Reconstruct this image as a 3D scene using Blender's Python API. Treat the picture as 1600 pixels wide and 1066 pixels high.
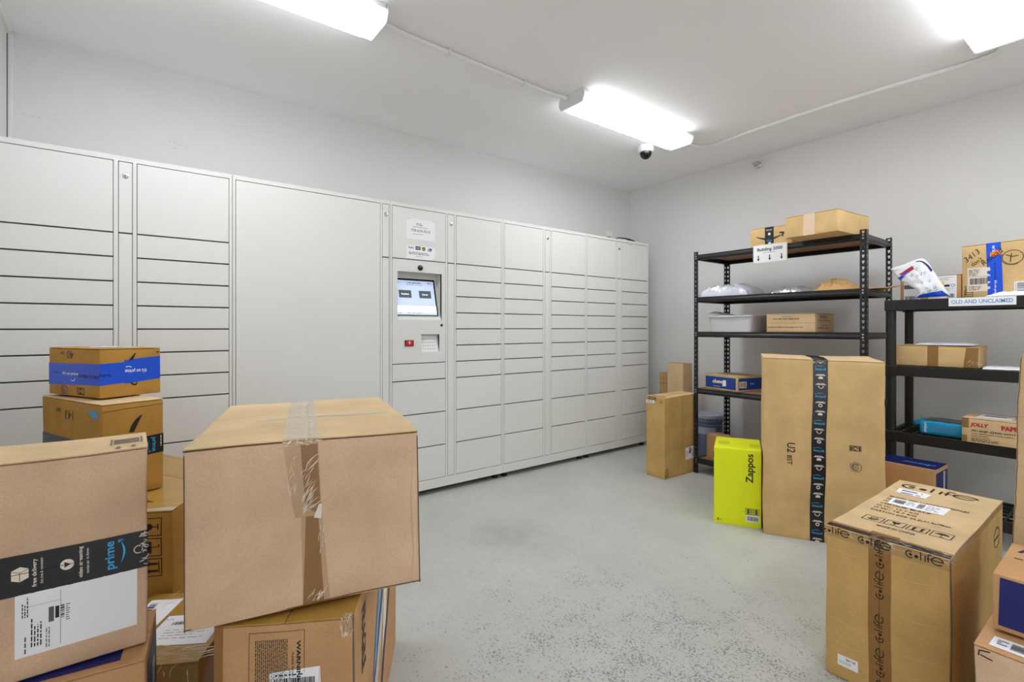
import bpy, math, random
from mathutils import Vector, Matrix, Euler, noise

for o in list(bpy.data.objects):
    bpy.data.objects.remove(o, do_unlink=True)
S = bpy.context.scene
COL = S.collection
PI = math.pi

# ------------------------------------------------------------------ camera, world, exposure
cam_d = bpy.data.cameras.new('camera')
cam = bpy.data.objects.new('camera', cam_d); COL.objects.link(cam)
cam.location = (0, 0, 1.2)
cam.rotation_euler = (PI/2, 0, math.radians(52.5))
cam_d.sensor_width = 36; cam_d.lens = 17.35; cam_d.shift_y = -0.0125
cam_d.clip_start = 0.02; cam_d.clip_end = 50
S.camera = cam
W = bpy.data.worlds.new('world'); S.world = W; W.use_nodes = True
W.node_tree.nodes['Background'].inputs[0].default_value = (1, .985, .97, 1)
W.node_tree.nodes['Background'].inputs[1].default_value = 1.6   # fill daylight entering by a doorway added out of view
S.view_settings.view_transform = 'Standard'; S.view_settings.look = 'None'
S.view_settings.gamma = 1; S.view_settings.use_curve_mapping = False
S.view_settings.exposure = 0.66
S.cycles.max_bounces = 20; S.cycles.diffuse_bounces = 16; S.cycles.glossy_bounces = 6; S.cycles.transparent_max_bounces = 12
LAMP = 14.0          # brightness of the fluorescent lenses

# ------------------------------------------------------------------ materials
def lin(c):
    return tuple(((x/255)/12.92 if x/255 <= .04045 else ((x/255+.055)/1.055)**2.4) for x in c) + (1,)
def new_mat(name):
    m = bpy.data.materials.new(name); m.use_nodes = True
    return m, m.node_tree, m.node_tree.nodes['Principled BSDF']
def plain(name, rgb, rough=.6, metal=0, bump=0, bscale=200, spec=.5, var=0, vscale=6, emit=0, alpha=1):
    m, nt, b = new_mat(name)
    b.inputs['Base Color'].default_value = lin(rgb)
    b.inputs['Roughness'].default_value = rough; b.inputs['Metallic'].default_value = metal
    b.inputs['Specular IOR Level'].default_value = spec
    b.inputs['Alpha'].default_value = alpha
    if emit:
        b.inputs['Emission Color'].default_value = lin(rgb); b.inputs['Emission Strength'].default_value = emit
    tc = nt.nodes.new('ShaderNodeTexCoord')
    if var:
        n = nt.nodes.new('ShaderNodeTexNoise'); n.inputs['Scale'].default_value = vscale; n.inputs['Detail'].default_value = 4
        mp = nt.nodes.new('ShaderNodeMix'); mp.data_type = 'RGBA'; mp.blend_type = 'MIX'
        c = lin(rgb)
        mp.inputs[6].default_value = tuple(x*(1-var) for x in c[:3])+(1,)
        mp.inputs[7].default_value = tuple(min(1, x*(1+var)) for x in c[:3])+(1,)
        nt.links.new(tc.outputs['Object'], n.inputs['Vector'])
        nt.links.new(n.outputs['Fac'], mp.inputs[0]); nt.links.new(mp.outputs[2], b.inputs['Base Color'])
    if bump:
        n = nt.nodes.new('ShaderNodeTexNoise'); n.inputs['Scale'].default_value = bscale; n.inputs['Detail'].default_value = 3
        bp = nt.nodes.new('ShaderNodeBump'); bp.inputs['Strength'].default_value = bump; bp.inputs['Distance'].default_value = .002
        nt.links.new(tc.outputs['Object'], n.inputs['Vector'])
        nt.links.new(n.outputs['Fac'], bp.inputs['Height']); nt.links.new(bp.outputs['Normal'], b.inputs['Normal'])
    return m
def board(name, rgb, axis='Z', wave=.25):
    """corrugated cardboard: fibre speckle, soft blotches and a faint flute pattern"""
    m, nt, b = new_mat(name); N = nt.nodes; K = nt.links.new
    b.inputs['Roughness'].default_value = .78; b.inputs['Specular IOR Level'].default_value = .25
    tc = N.new('ShaderNodeTexCoord')
    n1 = N.new('ShaderNodeTexNoise'); n1.inputs['Scale'].default_value = 7; n1.inputs['Detail'].default_value = 5
    n2 = N.new('ShaderNodeTexNoise'); n2.inputs['Scale'].default_value = 260; n2.inputs['Detail'].default_value = 2
    K(tc.outputs['Object'], n1.inputs['Vector']); K(tc.outputs['Object'], n2.inputs['Vector'])
    c = lin(rgb)
    r = N.new('ShaderNodeValToRGB')
    r.color_ramp.elements[0].position = .3; r.color_ramp.elements[0].color = tuple(x*.86 for x in c[:3])+(1,)
    r.color_ramp.elements[1].position = .7; r.color_ramp.elements[1].color = tuple(min(1, x*1.08) for x in c[:3])+(1,)
    K(n1.outputs['Fac'], r.inputs['Fac'])
    mx = N.new('ShaderNodeMix'); mx.data_type = 'RGBA'; mx.blend_type = 'MULTIPLY'; mx.inputs[0].default_value = .35
    r2 = N.new('ShaderNodeValToRGB'); r2.color_ramp.elements[0].position = .35; r2.color_ramp.elements[0].color = (.72, .72, .72, 1)
    r2.color_ramp.elements[1].position = .6
    K(n2.outputs['Fac'], r2.inputs['Fac']); K(r.outputs['Color'], mx.inputs[6]); K(r2.outputs['Color'], mx.inputs[7])
    K(mx.outputs[2], b.inputs['Base Color'])
    w = N.new('ShaderNodeTexWave'); w.bands_direction = axis; w.inputs['Scale'].default_value = 55; w.inputs['Distortion'].default_value = .6
    K(tc.outputs['Object'], w.inputs['Vector'])
    ad = N.new('ShaderNodeMath'); ad.operation = 'MULTIPLY_ADD'; ad.inputs[1].default_value = wave
    K(w.outputs['Fac'], ad.inputs[0]); K(n1.outputs['Fac'], ad.inputs[2])
    bp = N.new('ShaderNodeBump'); bp.inputs['Strength'].default_value = .35; bp.inputs['Distance'].default_value = .0015
    K(ad.outputs[0], bp.inputs['Height']); K(bp.outputs['Normal'], b.inputs['Normal'])
    return m
def film(name, rgb, alpha, rough=.18, bump=.5):
    m = plain(name, rgb, rough, bump=bump, bscale=60)
    m.node_tree.nodes['Principled BSDF'].inputs['Alpha'].default_value = alpha
    return m

M = {}
M['locker'] = plain('white_locker_paint', (218, 219, 217), .38, bump=.05, bscale=400, var=.02, vscale=3)
M['lockshadow'] = plain('painted_gap_shade', (92, 92, 90), .6)
M['wallp'] = plain('grey_wall_paint', (219, 219, 219), .75, bump=.15, bscale=180, var=.02, vscale=2)
M['ceil'] = plain('ceiling_paint', (241, 241, 243), .85, bump=.1, bscale=220, var=.015, vscale=2)
M['scuff'] = plain('wall_scuff', (150, 150, 148), .8)
M['whitep'] = plain('white_plastic', (232, 232, 232), .4)
M['steelw'] = plain('white_enamel_steel', (225, 226, 228), .35)
M['chrome'] = plain('chrome', (200, 200, 200), .2, metal=1)
M['black'] = plain('black_ink', (22, 20, 20), .5)
M['inkgrey'] = plain('grey_ink', (95, 92, 90), .6)
M['blackm'] = plain('black_powder_coat', (24, 24, 27), .38, bump=.08, bscale=500)
M['resin'] = plain('black_resin', (20, 20, 21), .45, bump=.1, bscale=300)
M['rubber'] = plain('black_rubber', (15, 15, 15), .6)
M['chip'] = plain('particle_board', (150, 112, 78), .8, bump=.3, bscale=220, var=.12, vscale=90)
M['paper'] = plain('white_paper', (236, 237, 242), .7)
M['cream'] = plain('cream_paper', (232, 222, 206), .7)
M['white'] = plain('white_ink', (238, 238, 238), .55)
M['blue'] = plain('royal_blue_tape', (12, 82, 222), .3, bump=.2, bscale=40)
M['navy'] = plain('navy_print', (15, 22, 98), .5, bump=.05)
M['chewblue'] = plain('deep_blue_print', (16, 60, 140), .5)
M['sky'] = plain('sky_blue_ink', (60, 165, 220), .5)
M['skyt'] = plain('light_blue_ink', (95, 150, 200), .5)
M['red'] = plain('red_ink', (176, 40, 40), .55)
M['scarlet'] = plain('scarlet_plastic', (190, 22, 30), .3)
M['orange'] = plain('orange_ink', (230, 130, 30), .5)
M['yellow'] = plain('yellow_ink', (235, 225, 20), .5)
M['blacktape'] = plain('black_tape', (24, 25, 32), .28, bump=.25, bscale=50)
M['browntape'] = film('brown_packing_tape', (150, 105, 50), .62, .22)
M['tan'] = plain('paper_tape', (226, 200, 172), .75, bump=.2, bscale=80)
M['clear'] = film('clear_packing_tape', (190, 160, 120), .34, .12)
M['clearw'] = film('clear_tape_painted_glare', (226, 220, 204), .5, .12)  # whitened film, tape glare painted into its colour
M['glint'] = film('pale_film_and_glint', (240, 232, 220), .8, .15)
M['poly'] = plain('grey_white_poly_film', (205, 208, 218), .3, bump=.3, bscale=25)
M['polyw'] = plain('white_poly_film', (236, 238, 246), .35, bump=.25, bscale=25)
M['silver'] = plain('silver_poly_film', (205, 206, 215), .2, metal=.35, bump=.5, bscale=30)
M['kraft'] = plain('kraft_paper', (205, 165, 108), .75, bump=.4, bscale=40)
M['tote'] = plain('grey_plastic_tote', (212, 214, 220), .4)
M['pail'] = plain('blue_grey_plastic_pail', (98, 108, 138), .35)
M['paill'] = plain('pale_pail_lid', (165, 172, 190), .3)
M['teal'] = plain('turquoise_film', (20, 150, 200), .3, bump=.3, bscale=30)
M['darkfilm'] = plain('dark_clear_film', (40, 44, 50), .2, bump=.4, bscale=30)
M['green'] = plain('green_ink', (90, 190, 60), .5)
M['lime'] = plain('neon_yellow_board', (228, 238, 0), .6, bump=.05)
M['lime2'] = plain('neon_yellow_board_flap', (200, 216, 10), .5)
M['raw'] = plain('raw_cut_board_edge', (92, 66, 44), .9)
M['dark'] = plain('dark_glass', (14, 14, 16), .08)
M['screen'] = plain('lit_screen', (176, 190, 222), .2, emit=.42)
M['screenw'] = plain('lit_screen_white', (250, 252, 255), .2, emit=.5)
M['screenb'] = plain('lit_screen_grey', (78, 84, 92), .2, emit=.12)
M['crease'] = plain('painted_crease_highlight', (200, 172, 142), .8)  # light caught on board creases, painted as pale lines
C1 = dict(pink=(212, 180, 150), tan=(217, 184, 130), gold=(202, 166, 104), light=(212, 184, 142), warm=(196, 152, 108), dull=(178, 142, 100), amber=(190, 143, 68))
for k, c in C1.items():
    M['b_'+k] = board('cardboard_'+k, c, wave=.12)
    M['bx_'+k] = board('cardboard_'+k+'_cross', c, 'X', .05)
M['wrapgold'] = plain('taped_board', (170, 132, 62), .25, bump=.6, bscale=35, var=.08, vscale=12)

def lens_material(name='lit_acrylic_lens', k=1.0):
    m = bpy.data.materials.new(name); m.use_nodes = True
    nt = m.node_tree; nt.nodes.clear()
    e = nt.nodes.new('ShaderNodeEmission'); e.inputs[0].default_value = (.945, .975, 1, 1); e.inputs[1].default_value = LAMP*k
    o = nt.nodes.new('ShaderNodeOutputMaterial'); nt.links.new(e.outputs[0], o.inputs[0]); return m
M['lens'] = lens_material(); M['lensside'] = lens_material('lit_prismatic_lens_side', .42)
M['lensend'] = plain('frosted_acrylic', (235, 238, 245), .3, emit=.45)  # diffuser ends carry a weak glow of their own

def floor_material():
    m, nt, b = new_mat('painted_concrete'); N = nt.nodes; K = nt.links.new
    tc = N.new('ShaderNodeTexCoord'); V = tc.outputs['Object']
    def ns(scale, det=4, rough=.5, vec=V, dist=0):
        n = N.new('ShaderNodeTexNoise'); n.inputs['Scale'].default_value = scale; n.inputs['Detail'].default_value = det
        n.inputs['Roughness'].default_value = rough; n.inputs['Distortion'].default_value = dist; K(vec, n.inputs['Vector']); return n.outputs['Fac']
    def ramp(f, p0, p1, c0=(0,0,0,1), c1=(1,1,1,1)):
        r = N.new('ShaderNodeValToRGB'); r.color_ramp.elements[0].position = p0; r.color_ramp.elements[1].position = p1
        r.color_ramp.elements[0].color = c0; r.color_ramp.elements[1].color = c1; K(f, r.inputs['Fac']); return r.outputs['Color']
    def mul(a, c, op='MULTIPLY'):
        x = N.new('ShaderNodeMath'); x.operation = op
        for i, q in enumerate((a, c)):
            if isinstance(q, (int, float)): x.inputs[i].default_value = q
            else: K(q, x.inputs[i])
        return x.outputs[0]
    def mix(f, a, c):
        x = N.new('ShaderNodeMix'); x.data_type = 'RGBA'
        if isinstance(f, (int, float)): x.inputs[0].default_value = f
        else: K(f, x.inputs[0])
        for i, q in ((6, a), (7, c)):
            if isinstance(q, tuple): x.inputs[i].default_value = q
            else: K(q, x.inputs[i])
        return x.outputs[2]
    def spot(x, y, sx, sy):
        mp = N.new('ShaderNodeMapping'); mp.vector_type = 'POINT'
        mp.inputs['Location'].default_value = (-x/sx, -y/sy, 0); mp.inputs['Scale'].default_value = (1/sx, 1/sy, 0)
        K(V, mp.inputs['Vector'])
        g = N.new('ShaderNodeTexGradient'); g.gradient_type = 'SPHERICAL'; K(mp.outputs[0], g.inputs[0]); return g.outputs['Fac']
    base = mix(ramp(ns(2.2, 6, .6), .3, .7), lin((176, 177, 172)), lin((189, 190, 185)))
    base = mix(mul(ramp(ns(28, 4, .6), .4, .62), .35), base, lin((170, 171, 167)))
    # bare flakes: fine grains where a broad mask allows
    fine = ns(105, 3, .66, dist=.6); 
    density = mul(mul(spot(-.95, 1.45, 1.25, 1.1), .17), mul(ns(2.8, 3), .14), 'ADD')
    density = mul(density, mul(ramp(ns(8, 4, .65), .45, .62), .085), 'ADD')
    th = mul(.775, density, 'SUBTRACT')
    d = mul(fine, th, 'SUBTRACT')
    fl = ramp(mul(d, 30), 0.0, 1.0)
    base = mix(mul(fl, .85), base, lin((120, 119, 116)))
    grit = ramp(ns(210, 2, .5), .70, .74)
    base = mix(mul(grit, .5), base, lin((120, 118, 112)))
    st = mul(ramp(spot(-2.25, 1.75, .42, .30), 0, .8), ramp(ns(5, 5, .6), .3, .65))
    base = mix(mul(st, .55), base, lin((140, 140, 146)))
    st = mul(ramp(spot(-2.62, 3.30, .5, .25), 0, .8), .35)
    base = mix(st, base, lin((150, 150, 155)))
    K(base, b.inputs['Base Color'])
    rr = N.new('ShaderNodeMapRange'); rr.inputs[3].default_value = .34; rr.inputs[4].default_value = .55
    K(ns(4, 4), rr.inputs[0]); K(rr.outputs[0], b.inputs['Roughness'])
    bp = N.new('ShaderNodeBump'); bp.inputs['Strength'].default_value = .25; bp.inputs['Distance'].default_value = .002
    K(ns(60, 5), bp.inputs['Height']); K(bp.outputs[0], b.inputs['Normal'])
    b.inputs['Specular IOR Level'].default_value = .35
    return m
M['floor'] = floor_material()

# ------------------------------------------------------------------ mesh helpers
class MB:
    def __init__(s): s.v = []; s.f = []; s.m = []; s.mats = []
    def mi(s, mat):
        if mat not in s.mats: s.mats.append(mat)
        return s.mats.index(mat)
    def add(s, vs, fs, mat):
        b = len(s.v); k = s.mi(mat)
        s.v += [tuple(x) for x in vs]
        for f in fs: s.f.append([b+i for i in f]); s.m.append(k)
        return s
    def box(s, a, b, mat):
        x0, y0, z0 = a; x1, y1, z1 = b
        vs = [(x0,y0,z0),(x1,y0,z0),(x1,y1,z0),(x0,y1,z0),(x0,y0,z1),(x1,y0,z1),(x1,y1,z1),(x0,y1,z1)]
        return s.add(vs, [(0,3,2,1),(4,5,6,7),(0,1,5,4),(1,2,6,5),(2,3,7,6),(3,0,4,7)], mat)
    def rbox(s, a, b, mat, r=.003, cell=.0, fn=None):
        """box with rounded edges, optionally subdivided to 'cell' and displaced by fn"""
        L = [b[i]-a[i] for i in range(3)]; r = min(r, min(L)*.45)
        ax = []
        for l in L:
            n = max(1, int(math.ceil((l-2*r)/cell))) if cell else 1
            c = [0, r*.4] + [r+(l-2*r)*i/n for i in range(n+1)] + [l-r*.4, l]
            ax.append(c)
        idx = {}; vs = []; fs = []
        def V(i, j, k):
            key = (i, j, k)
            if key not in idx:
                p = Vector((ax[0][i], ax[1][j], ax[2][k]))
                q = Vector([min(max(p[t], r), L[t]-r) for t in range(3)])
                d = p-q
                if d.length > 1e-9: p = q + d.normalized()*r
                p = p + Vector(a)
                if fn: p = fn(p)
                idx[key] = len(vs); vs.append(p)
            return idx[key]
        nx, ny, nz = len(ax[0])-1, len(ax[1])-1, len(ax[2])-1
        for i in range(nx):
            for j in range(ny):
                fs.append((V(i,j,0), V(i,j+1,0), V(i+1,j+1,0), V(i+1,j,0)))
                fs.append((V(i,j,nz), V(i+1,j,nz), V(i+1,j+1,nz), V(i,j+1,nz)))
        for i in range(nx):
            for k in range(nz):
                fs.append((V(i,0,k), V(i+1,0,k), V(i+1,0,k+1), V(i,0,k+1)))
                fs.append((V(i,ny,k), V(i,ny,k+1), V(i+1,ny,k+1), V(i+1,ny,k)))
        for j in range(ny):
            for k in range(nz):
                fs.append((V(0,j,k), V(0,j,k+1), V(0,j+1,k+1), V(0,j+1,k)))
                fs.append((V(nx,j,k), V(nx,j+1,k), V(nx,j+1,k+1), V(nx,j,k+1)))
        return s.add(vs, fs, mat)
    def lathe(s, prof, mat, c=(0,0,0), n=24, axis='z', sx=1, sy=1):
        vs = []; fs = []
        for (r, z) in prof:
            for i in range(n):
                t = 2*PI*i/n; x, y = r*math.cos(t)*sx, r*math.sin(t)*sy
                p = (x, y, z) if axis == 'z' else ((z, x, y) if axis == 'x' else (x, z, -y))
                vs.append((p[0]+c[0], p[1]+c[1], p[2]+c[2]))
        for j in range(len(prof)-1):
            for i in range(n):
                fs.append((j*n+i, j*n+(i+1)%n, (j+1)*n+(i+1)%n, (j+1)*n+i))
        fs.append(list(range(n))[::-1]); fs.append([(len(prof)-1)*n+i for i in range(n)])
        return s.add(vs, fs, mat)
    def tube(s, pts, r, mat, n=10):
        pts = [Vector(p) for p in pts]; vs = []; fs = []
        for i, p in enumerate(pts):
            d = (pts[min(i+1, len(pts)-1)]-pts[max(i-1, 0)]).normalized()
            u = d.cross(Vector((0,0,1)))
            if u.length < .01: u = Vector((1,0,0))
            u.normalize(); w = u.cross(d)
            for k in range(n):
                t = 2*PI*k/n; vs.append(p+u*math.cos(t)*r+w*math.sin(t)*r)
        for i in range(len(pts)-1):
            for k in range(n): fs.append((i*n+k, i*n+(k+1)%n, (i+1)*n+(k+1)%n, (i+1)*n+k))
        fs.append(list(range(n))[::-1]); fs.append([(len(pts)-1)*n+k for k in range(n)])
        return s.add(vs, fs, mat)
    def prism(s, poly, axis, a, b, mat):
        """polygon of (p, q) extruded along x, y or z from a to b"""
        n = len(poly); vs = []
        for t in (a, b):
            for p, q in poly:
                vs.append({'x': (t, p, q), 'y': (p, t, q), 'z': (p, q, t)}[axis])
        fs = [list(range(n))[::-1], list(range(n, 2*n))] + [(i, (i+1)%n, n+(i+1)%n, n+i) for i in range(n)]
        return s.add(vs, fs, mat)
    def build(s, name, parent=None, smooth=False):
        me = bpy.data.meshes.new(name); me.from_pydata(s.v, [], s.f)
        for m in s.mats: me.materials.append(M[m])
        me.polygons.foreach_set('material_index', s.m)
        if smooth:
            me.polygons.foreach_set('use_smooth', [True]*len(me.polygons))
            try: me.set_sharp_from_angle(angle=math.radians(40))
            except Exception: pass
        me.update()
        o = bpy.data.objects.new(name, me); COL.objects.link(o)
        if parent: o.parent = parent
        return o
def tag(o, label, cat, group=None):
    o['label'] = label; o['category'] = cat
    if group: o['group'] = group
    return o
def thing(name, label, cat, loc=(0,0,0), rot=(0,0,0), group=None):
    o = bpy.data.objects.new(name, None); COL.objects.link(o)
    o.location = loc; o.rotation_euler = tuple(math.radians(a) for a in rot); o.empty_display_size = .05
    return tag(o, label, cat, group)
def struct(o): o['kind'] = 'structure'; return o

_tc = {}
def glyphs(s, bold=0.0, shear=0.0):
    key = (s, bold, shear)
    if key in _tc: return _tc[key]
    cu = bpy.data.curves.new('t', 'FONT'); cu.body = s; cu.size = 1; cu.offset = bold; cu.resolution_u = 3; cu.shear = shear
    o = bpy.data.objects.new('t', cu); COL.objects.link(o)
    me = bpy.data.meshes.new_from_object(o.evaluated_get(bpy.context.evaluated_depsgraph_get()))
    vs = [(v.co.x, v.co.y) for v in me.vertices]; fs = [list(p.vertices) for p in me.polygons]
    bpy.data.objects.remove(o); bpy.data.curves.remove(cu); bpy.data.meshes.remove(me)
    x0 = min(v[0] for v in vs); x1 = max(v[0] for v in vs); y0 = min(v[1] for v in vs); y1 = max(v[1] for v in vs)
    _tc[key] = ([((x-(x0+x1)/2)/(x1-x0), (y-(y0+y1)/2)/(y1-y0)) for x, y in vs], fs)
    return _tc[key]

class Art:
    """flat print, labels and tape laid on a surface. mp(u, v, lift) -> point"""
    def __init__(s, mp): s.mb = MB(); s.mp = mp; s.lift = .0006; s.T = (0, 0, 0)
    def at(s, x, y, rot=0): s.T = (x, y, math.radians(rot)); return s
    def _p(s, x, y):
        ox, oy, a = s.T; c, n = math.cos(a), math.sin(a)
        return s.mp(ox+x*c-y*n, oy+x*n+y*c, s.lift)
    def mesh(s, vs, fs, mat): s.mb.add([s._p(*v) for v in vs], fs, mat); return s
    def poly(s, pts, mat): return s.mesh(pts, [list(range(len(pts)))], mat)
    def rect(s, x0, y0, x1, y1, mat, cell=.03, jag=0):
        nx = max(1, math.ceil(abs(x1-x0)/cell)); ny = max(1, math.ceil(abs(y1-y0)/cell))
        vs = [(x0+(x1-x0)*i/nx, y0+(y1-y0)*j/ny) for j in range(ny+1) for i in range(nx+1)]
        if jag: vs = [(x+random.uniform(-jag, jag), y+random.uniform(-jag, jag)) if (i % (nx+1) in (0, nx) or i//(nx+1) in (0, ny)) else (x, y) for i, (x, y) in enumerate(vs)]
        fs = [(j*(nx+1)+i, j*(nx+1)+i+1, (j+1)*(nx+1)+i+1, (j+1)*(nx+1)+i) for j in range(ny) for i in range(nx)]
        return s.mesh(vs, fs, mat)
    def quad(s, c, mat, n=8):
        """bilinear patch through four corners bl, br, tr, tl"""
        vs = []
        for j in range(n+1):
            for i in range(n+1):
                a, b = i/n, j/n
                vs.append(tuple((c[0][k]*(1-a)+c[1][k]*a)*(1-b)+(c[3][k]*(1-a)+c[2][k]*a)*b for k in (0, 1)))
        return s.mesh(vs, [(j*(n+1)+i, j*(n+1)+i+1, (j+1)*(n+1)+i+1, (j+1)*(n+1)+i) for j in range(n) for i in range(n)], mat)
    def line(s, pts, w, mat, taper=False):
        n = len(pts); L = []; R = []
        for i, p in enumerate(pts):
            a = pts[max(i-1, 0)]; b = pts[min(i+1, n-1)]; dx, dy = b[0]-a[0], b[1]-a[1]; l = math.hypot(dx, dy) or 1
            ww = w/2*((math.sin(PI*(i+.15)/(n-.7))) if taper else 1)
            L.append((p[0]-dy/l*ww, p[1]+dx/l*ww)); R.append((p[0]+dy/l*ww, p[1]-dx/l*ww))
        return s.mesh(L+R, [(i, n+i, n+i+1, i+1) for i in range(n-1)], mat)
    def frame(s, x0, y0, x1, y1, w, mat):
        for a in ((x0, y0, x1, y0+w), (x0, y1-w, x1, y1), (x0, y0, x0+w, y1), (x1-w, y0, x1, y1)): s.rect(*a, mat)
        return s
    def disk(s, x, y, r, mat, n=20): return s.poly([(x+r*math.cos(2*PI*i/n), y+r*math.sin(2*PI*i/n)) for i in range(n)], mat)
    def ring(s, x, y, r, w, mat, a0=0, a1=360, ry=None):
        ry = ry or r
        return s.line([(x+r*math.cos(math.radians(a0+(a1-a0)*i/24)), y+ry*math.sin(math.radians(a0+(a1-a0)*i/24))) for i in range(25)], w, mat)
    def text(s, t, cx, cy, w, h, mat, bold=0.01, rot=0, shear=0):
        vs, fs = glyphs(t, bold, shear); a = math.radians(rot); c, n = math.cos(a), math.sin(a)
        return s.mesh([(cx+x*w*c-y*h*n, cy+x*w*n+y*h*c) for x, y in vs], fs, mat)
    def greek(s, x0, y0, x1, y1, rows, mat, seed=1, fill=.5):
        """unreadably small lines of type"""
        r = random.Random(seed); dh = (y1-y0)/rows
        for k in range(rows):
            y = y1-(k+.5)*dh; x = x0; end = x0+(x1-x0)*r.uniform(.6, 1)
            while x < end:
                l = r.uniform(.6, 2.6)*dh; e = min(x+l, end)
                s.mesh([(x, y-dh*fill/2), (e, y-dh*fill/2), (e, y+dh*fill/2), (x, y+dh*fill/2)], [(0, 1, 2, 3)], mat); x += l+dh*.5
        return s
    def bars(s, x0, y0, x1, y1, mat='black', seed=2, n=28, vert=False):
        r = random.Random(seed); L = (y1-y0) if vert else (x1-x0); p = 0
        while p < L:
            w = L/n*r.choice((.4, .6, 1, 1.4))
            e = min(p+w, L)
            if vert: s.rect(x0, y0+p, x1, y0+e, mat, 1)
            else: s.rect(x0+p, y0, x0+e, y1, mat, 1)
            p = e+L/n*r.choice((.4, .6, .9))
        return s
    def smile(s, cx, cy, w, mat):
        n = 20; up = []; dn = []
        for i in range(n+1):
            t = i/n; x = -w/2+w*t; y = -w*.16*math.sin(PI*t*.94+.1)+w*.04; th = w*(.012+.04*math.sin(PI*min(1, t*1.05)))
            up.append((cx+x, cy+y+th)); dn.append((cx+x, cy+y-th*.6))
        s.mesh(up+dn, [(i, n+1+i, n+2+i, i+1) for i in range(n)], mat)
        s.poly([(cx+w*.34, cy+w*.07), (cx+w*.36, cy+w*.115), (cx+w*.53, cy+w*.10), (cx+w*.48, cy-w*.08), (cx+w*.44, cy-w*.07), (cx+w*.46, cy+w*.045)], mat)
        return s
    def prime(s, cx, cy, w, rot, mat='sky'):
        T = s.T; ox, oy, a = T; x, y = ox+cx*math.cos(a)-cy*math.sin(a), oy+cx*math.sin(a)+cy*math.cos(a)
        s.T = (x, y, a+math.radians(rot))
        s.text('prime', 0, w*.10, w, w*.34, mat, .02)
        s.line([(w*(-.34+.8*i/14), w*(-.17-.10*math.sin(PI*i/14))) for i in range(15)], w*.06, mat, True)
        s.poly([(w*.40, w*-.10), (w*.50, w*-.10), (w*.50, w*-.24), (w*.46, w*-.24), (w*.46, w*-.15), (w*.40, w*-.14)], mat)
        s.T = T; return s
    def label(s, x0, y0, x1, y1, paper='paper', seed=3, kind=0, ink='inkgrey'):
        """shipping label with barcodes and lines of type"""
        s.rect(x0, y0, x1, y1, paper); s.lift += .0004
        w, h = x1-x0, y1-y0
        s.greek(x0+w*.06, y0+h*.66, x0+w*.6, y0+h*.95, 5, ink, seed)
        s.rect(x0+w*.03, y0+h*.62, x1-w*.03, y0+h*.63, ink)
        s.bars(x0+w*.1, y0+h*.30, x1-w*.1, y0+h*.56, 'black', seed+1)
        s.greek(x0+w*.06, y0+h*.05, x0+w*.8, y0+h*.24, 3, ink, seed+2)
        s.lift -= .0004; return s
    def icons(s, x, y, h, kinds, mat, rot=0, vert=False):
        """framed handling marks"""
        T = s.T
        for i, k in enumerate(kinds):
            a = T[2]; dx, dy = (0, -i*h*1.12) if vert else (i*h*1.12, 0)
            px, py = x+dx, y+dy
            X, Y = T[0]+px*math.cos(a)-py*math.sin(a), T[1]+px*math.sin(a)+py*math.cos(a)
            s.T = (X, Y, a+math.radians(rot)); q = h/2; lw = h*.06
            s.frame(-q, -q, q, q, h*.045, mat)
            if k == 'up':
                for sx in (-.2, .2):
                    s.rect((sx-.06)*h, -.28*h, (sx+.06)*h, .12*h, mat); s.poly([((sx-.14)*h, .12*h), ((sx+.14)*h, .12*h), (sx*h, .34*h)], mat)
                s.rect(-.32*h, -.36*h, .32*h, -.31*h, mat)
            elif k == 'rain':
                s.poly([(.34*h*math.cos(PI*j/10), .02*h+.26*h*math.sin(PI*j/10)) for j in range(11)], mat); s.rect(-.02*h, -.3*h, .02*h, .05*h, mat)
                s.ring(.06*h, -.3*h, .07*h, lw*.7, mat, 180, 360)
            elif k == 'glass':
                s.poly([(-.2*h, .34*h), (-.15*h, .02*h), (0, -.06*h), (.15*h, .02*h), (.2*h, .34*h), (.04*h, .34*h), (0, .2*h), (-.04*h, .34*h)], mat)
                s.rect(-.025*h, -.28*h, .025*h, -.04*h, mat); s.rect(-.16*h, -.34*h, .16*h, -.28*h, mat)
            elif k == 'hand':
                s.poly([(-.3*h, -.1*h), (-.05*h, -.3*h), (.3*h, -.1*h), (.3*h, 0), (0, -.12*h), (-.3*h, 0)], mat); s.frame(-.18*h, 0, .18*h, .3*h, .05*h, mat)
            elif k == 'tree':
                for j in range(3):
                    a0 = 120*j; s.ring(0, 0, .26*h, .09*h, mat, a0+10, a0+95)
        s.T = T; return s

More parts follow.
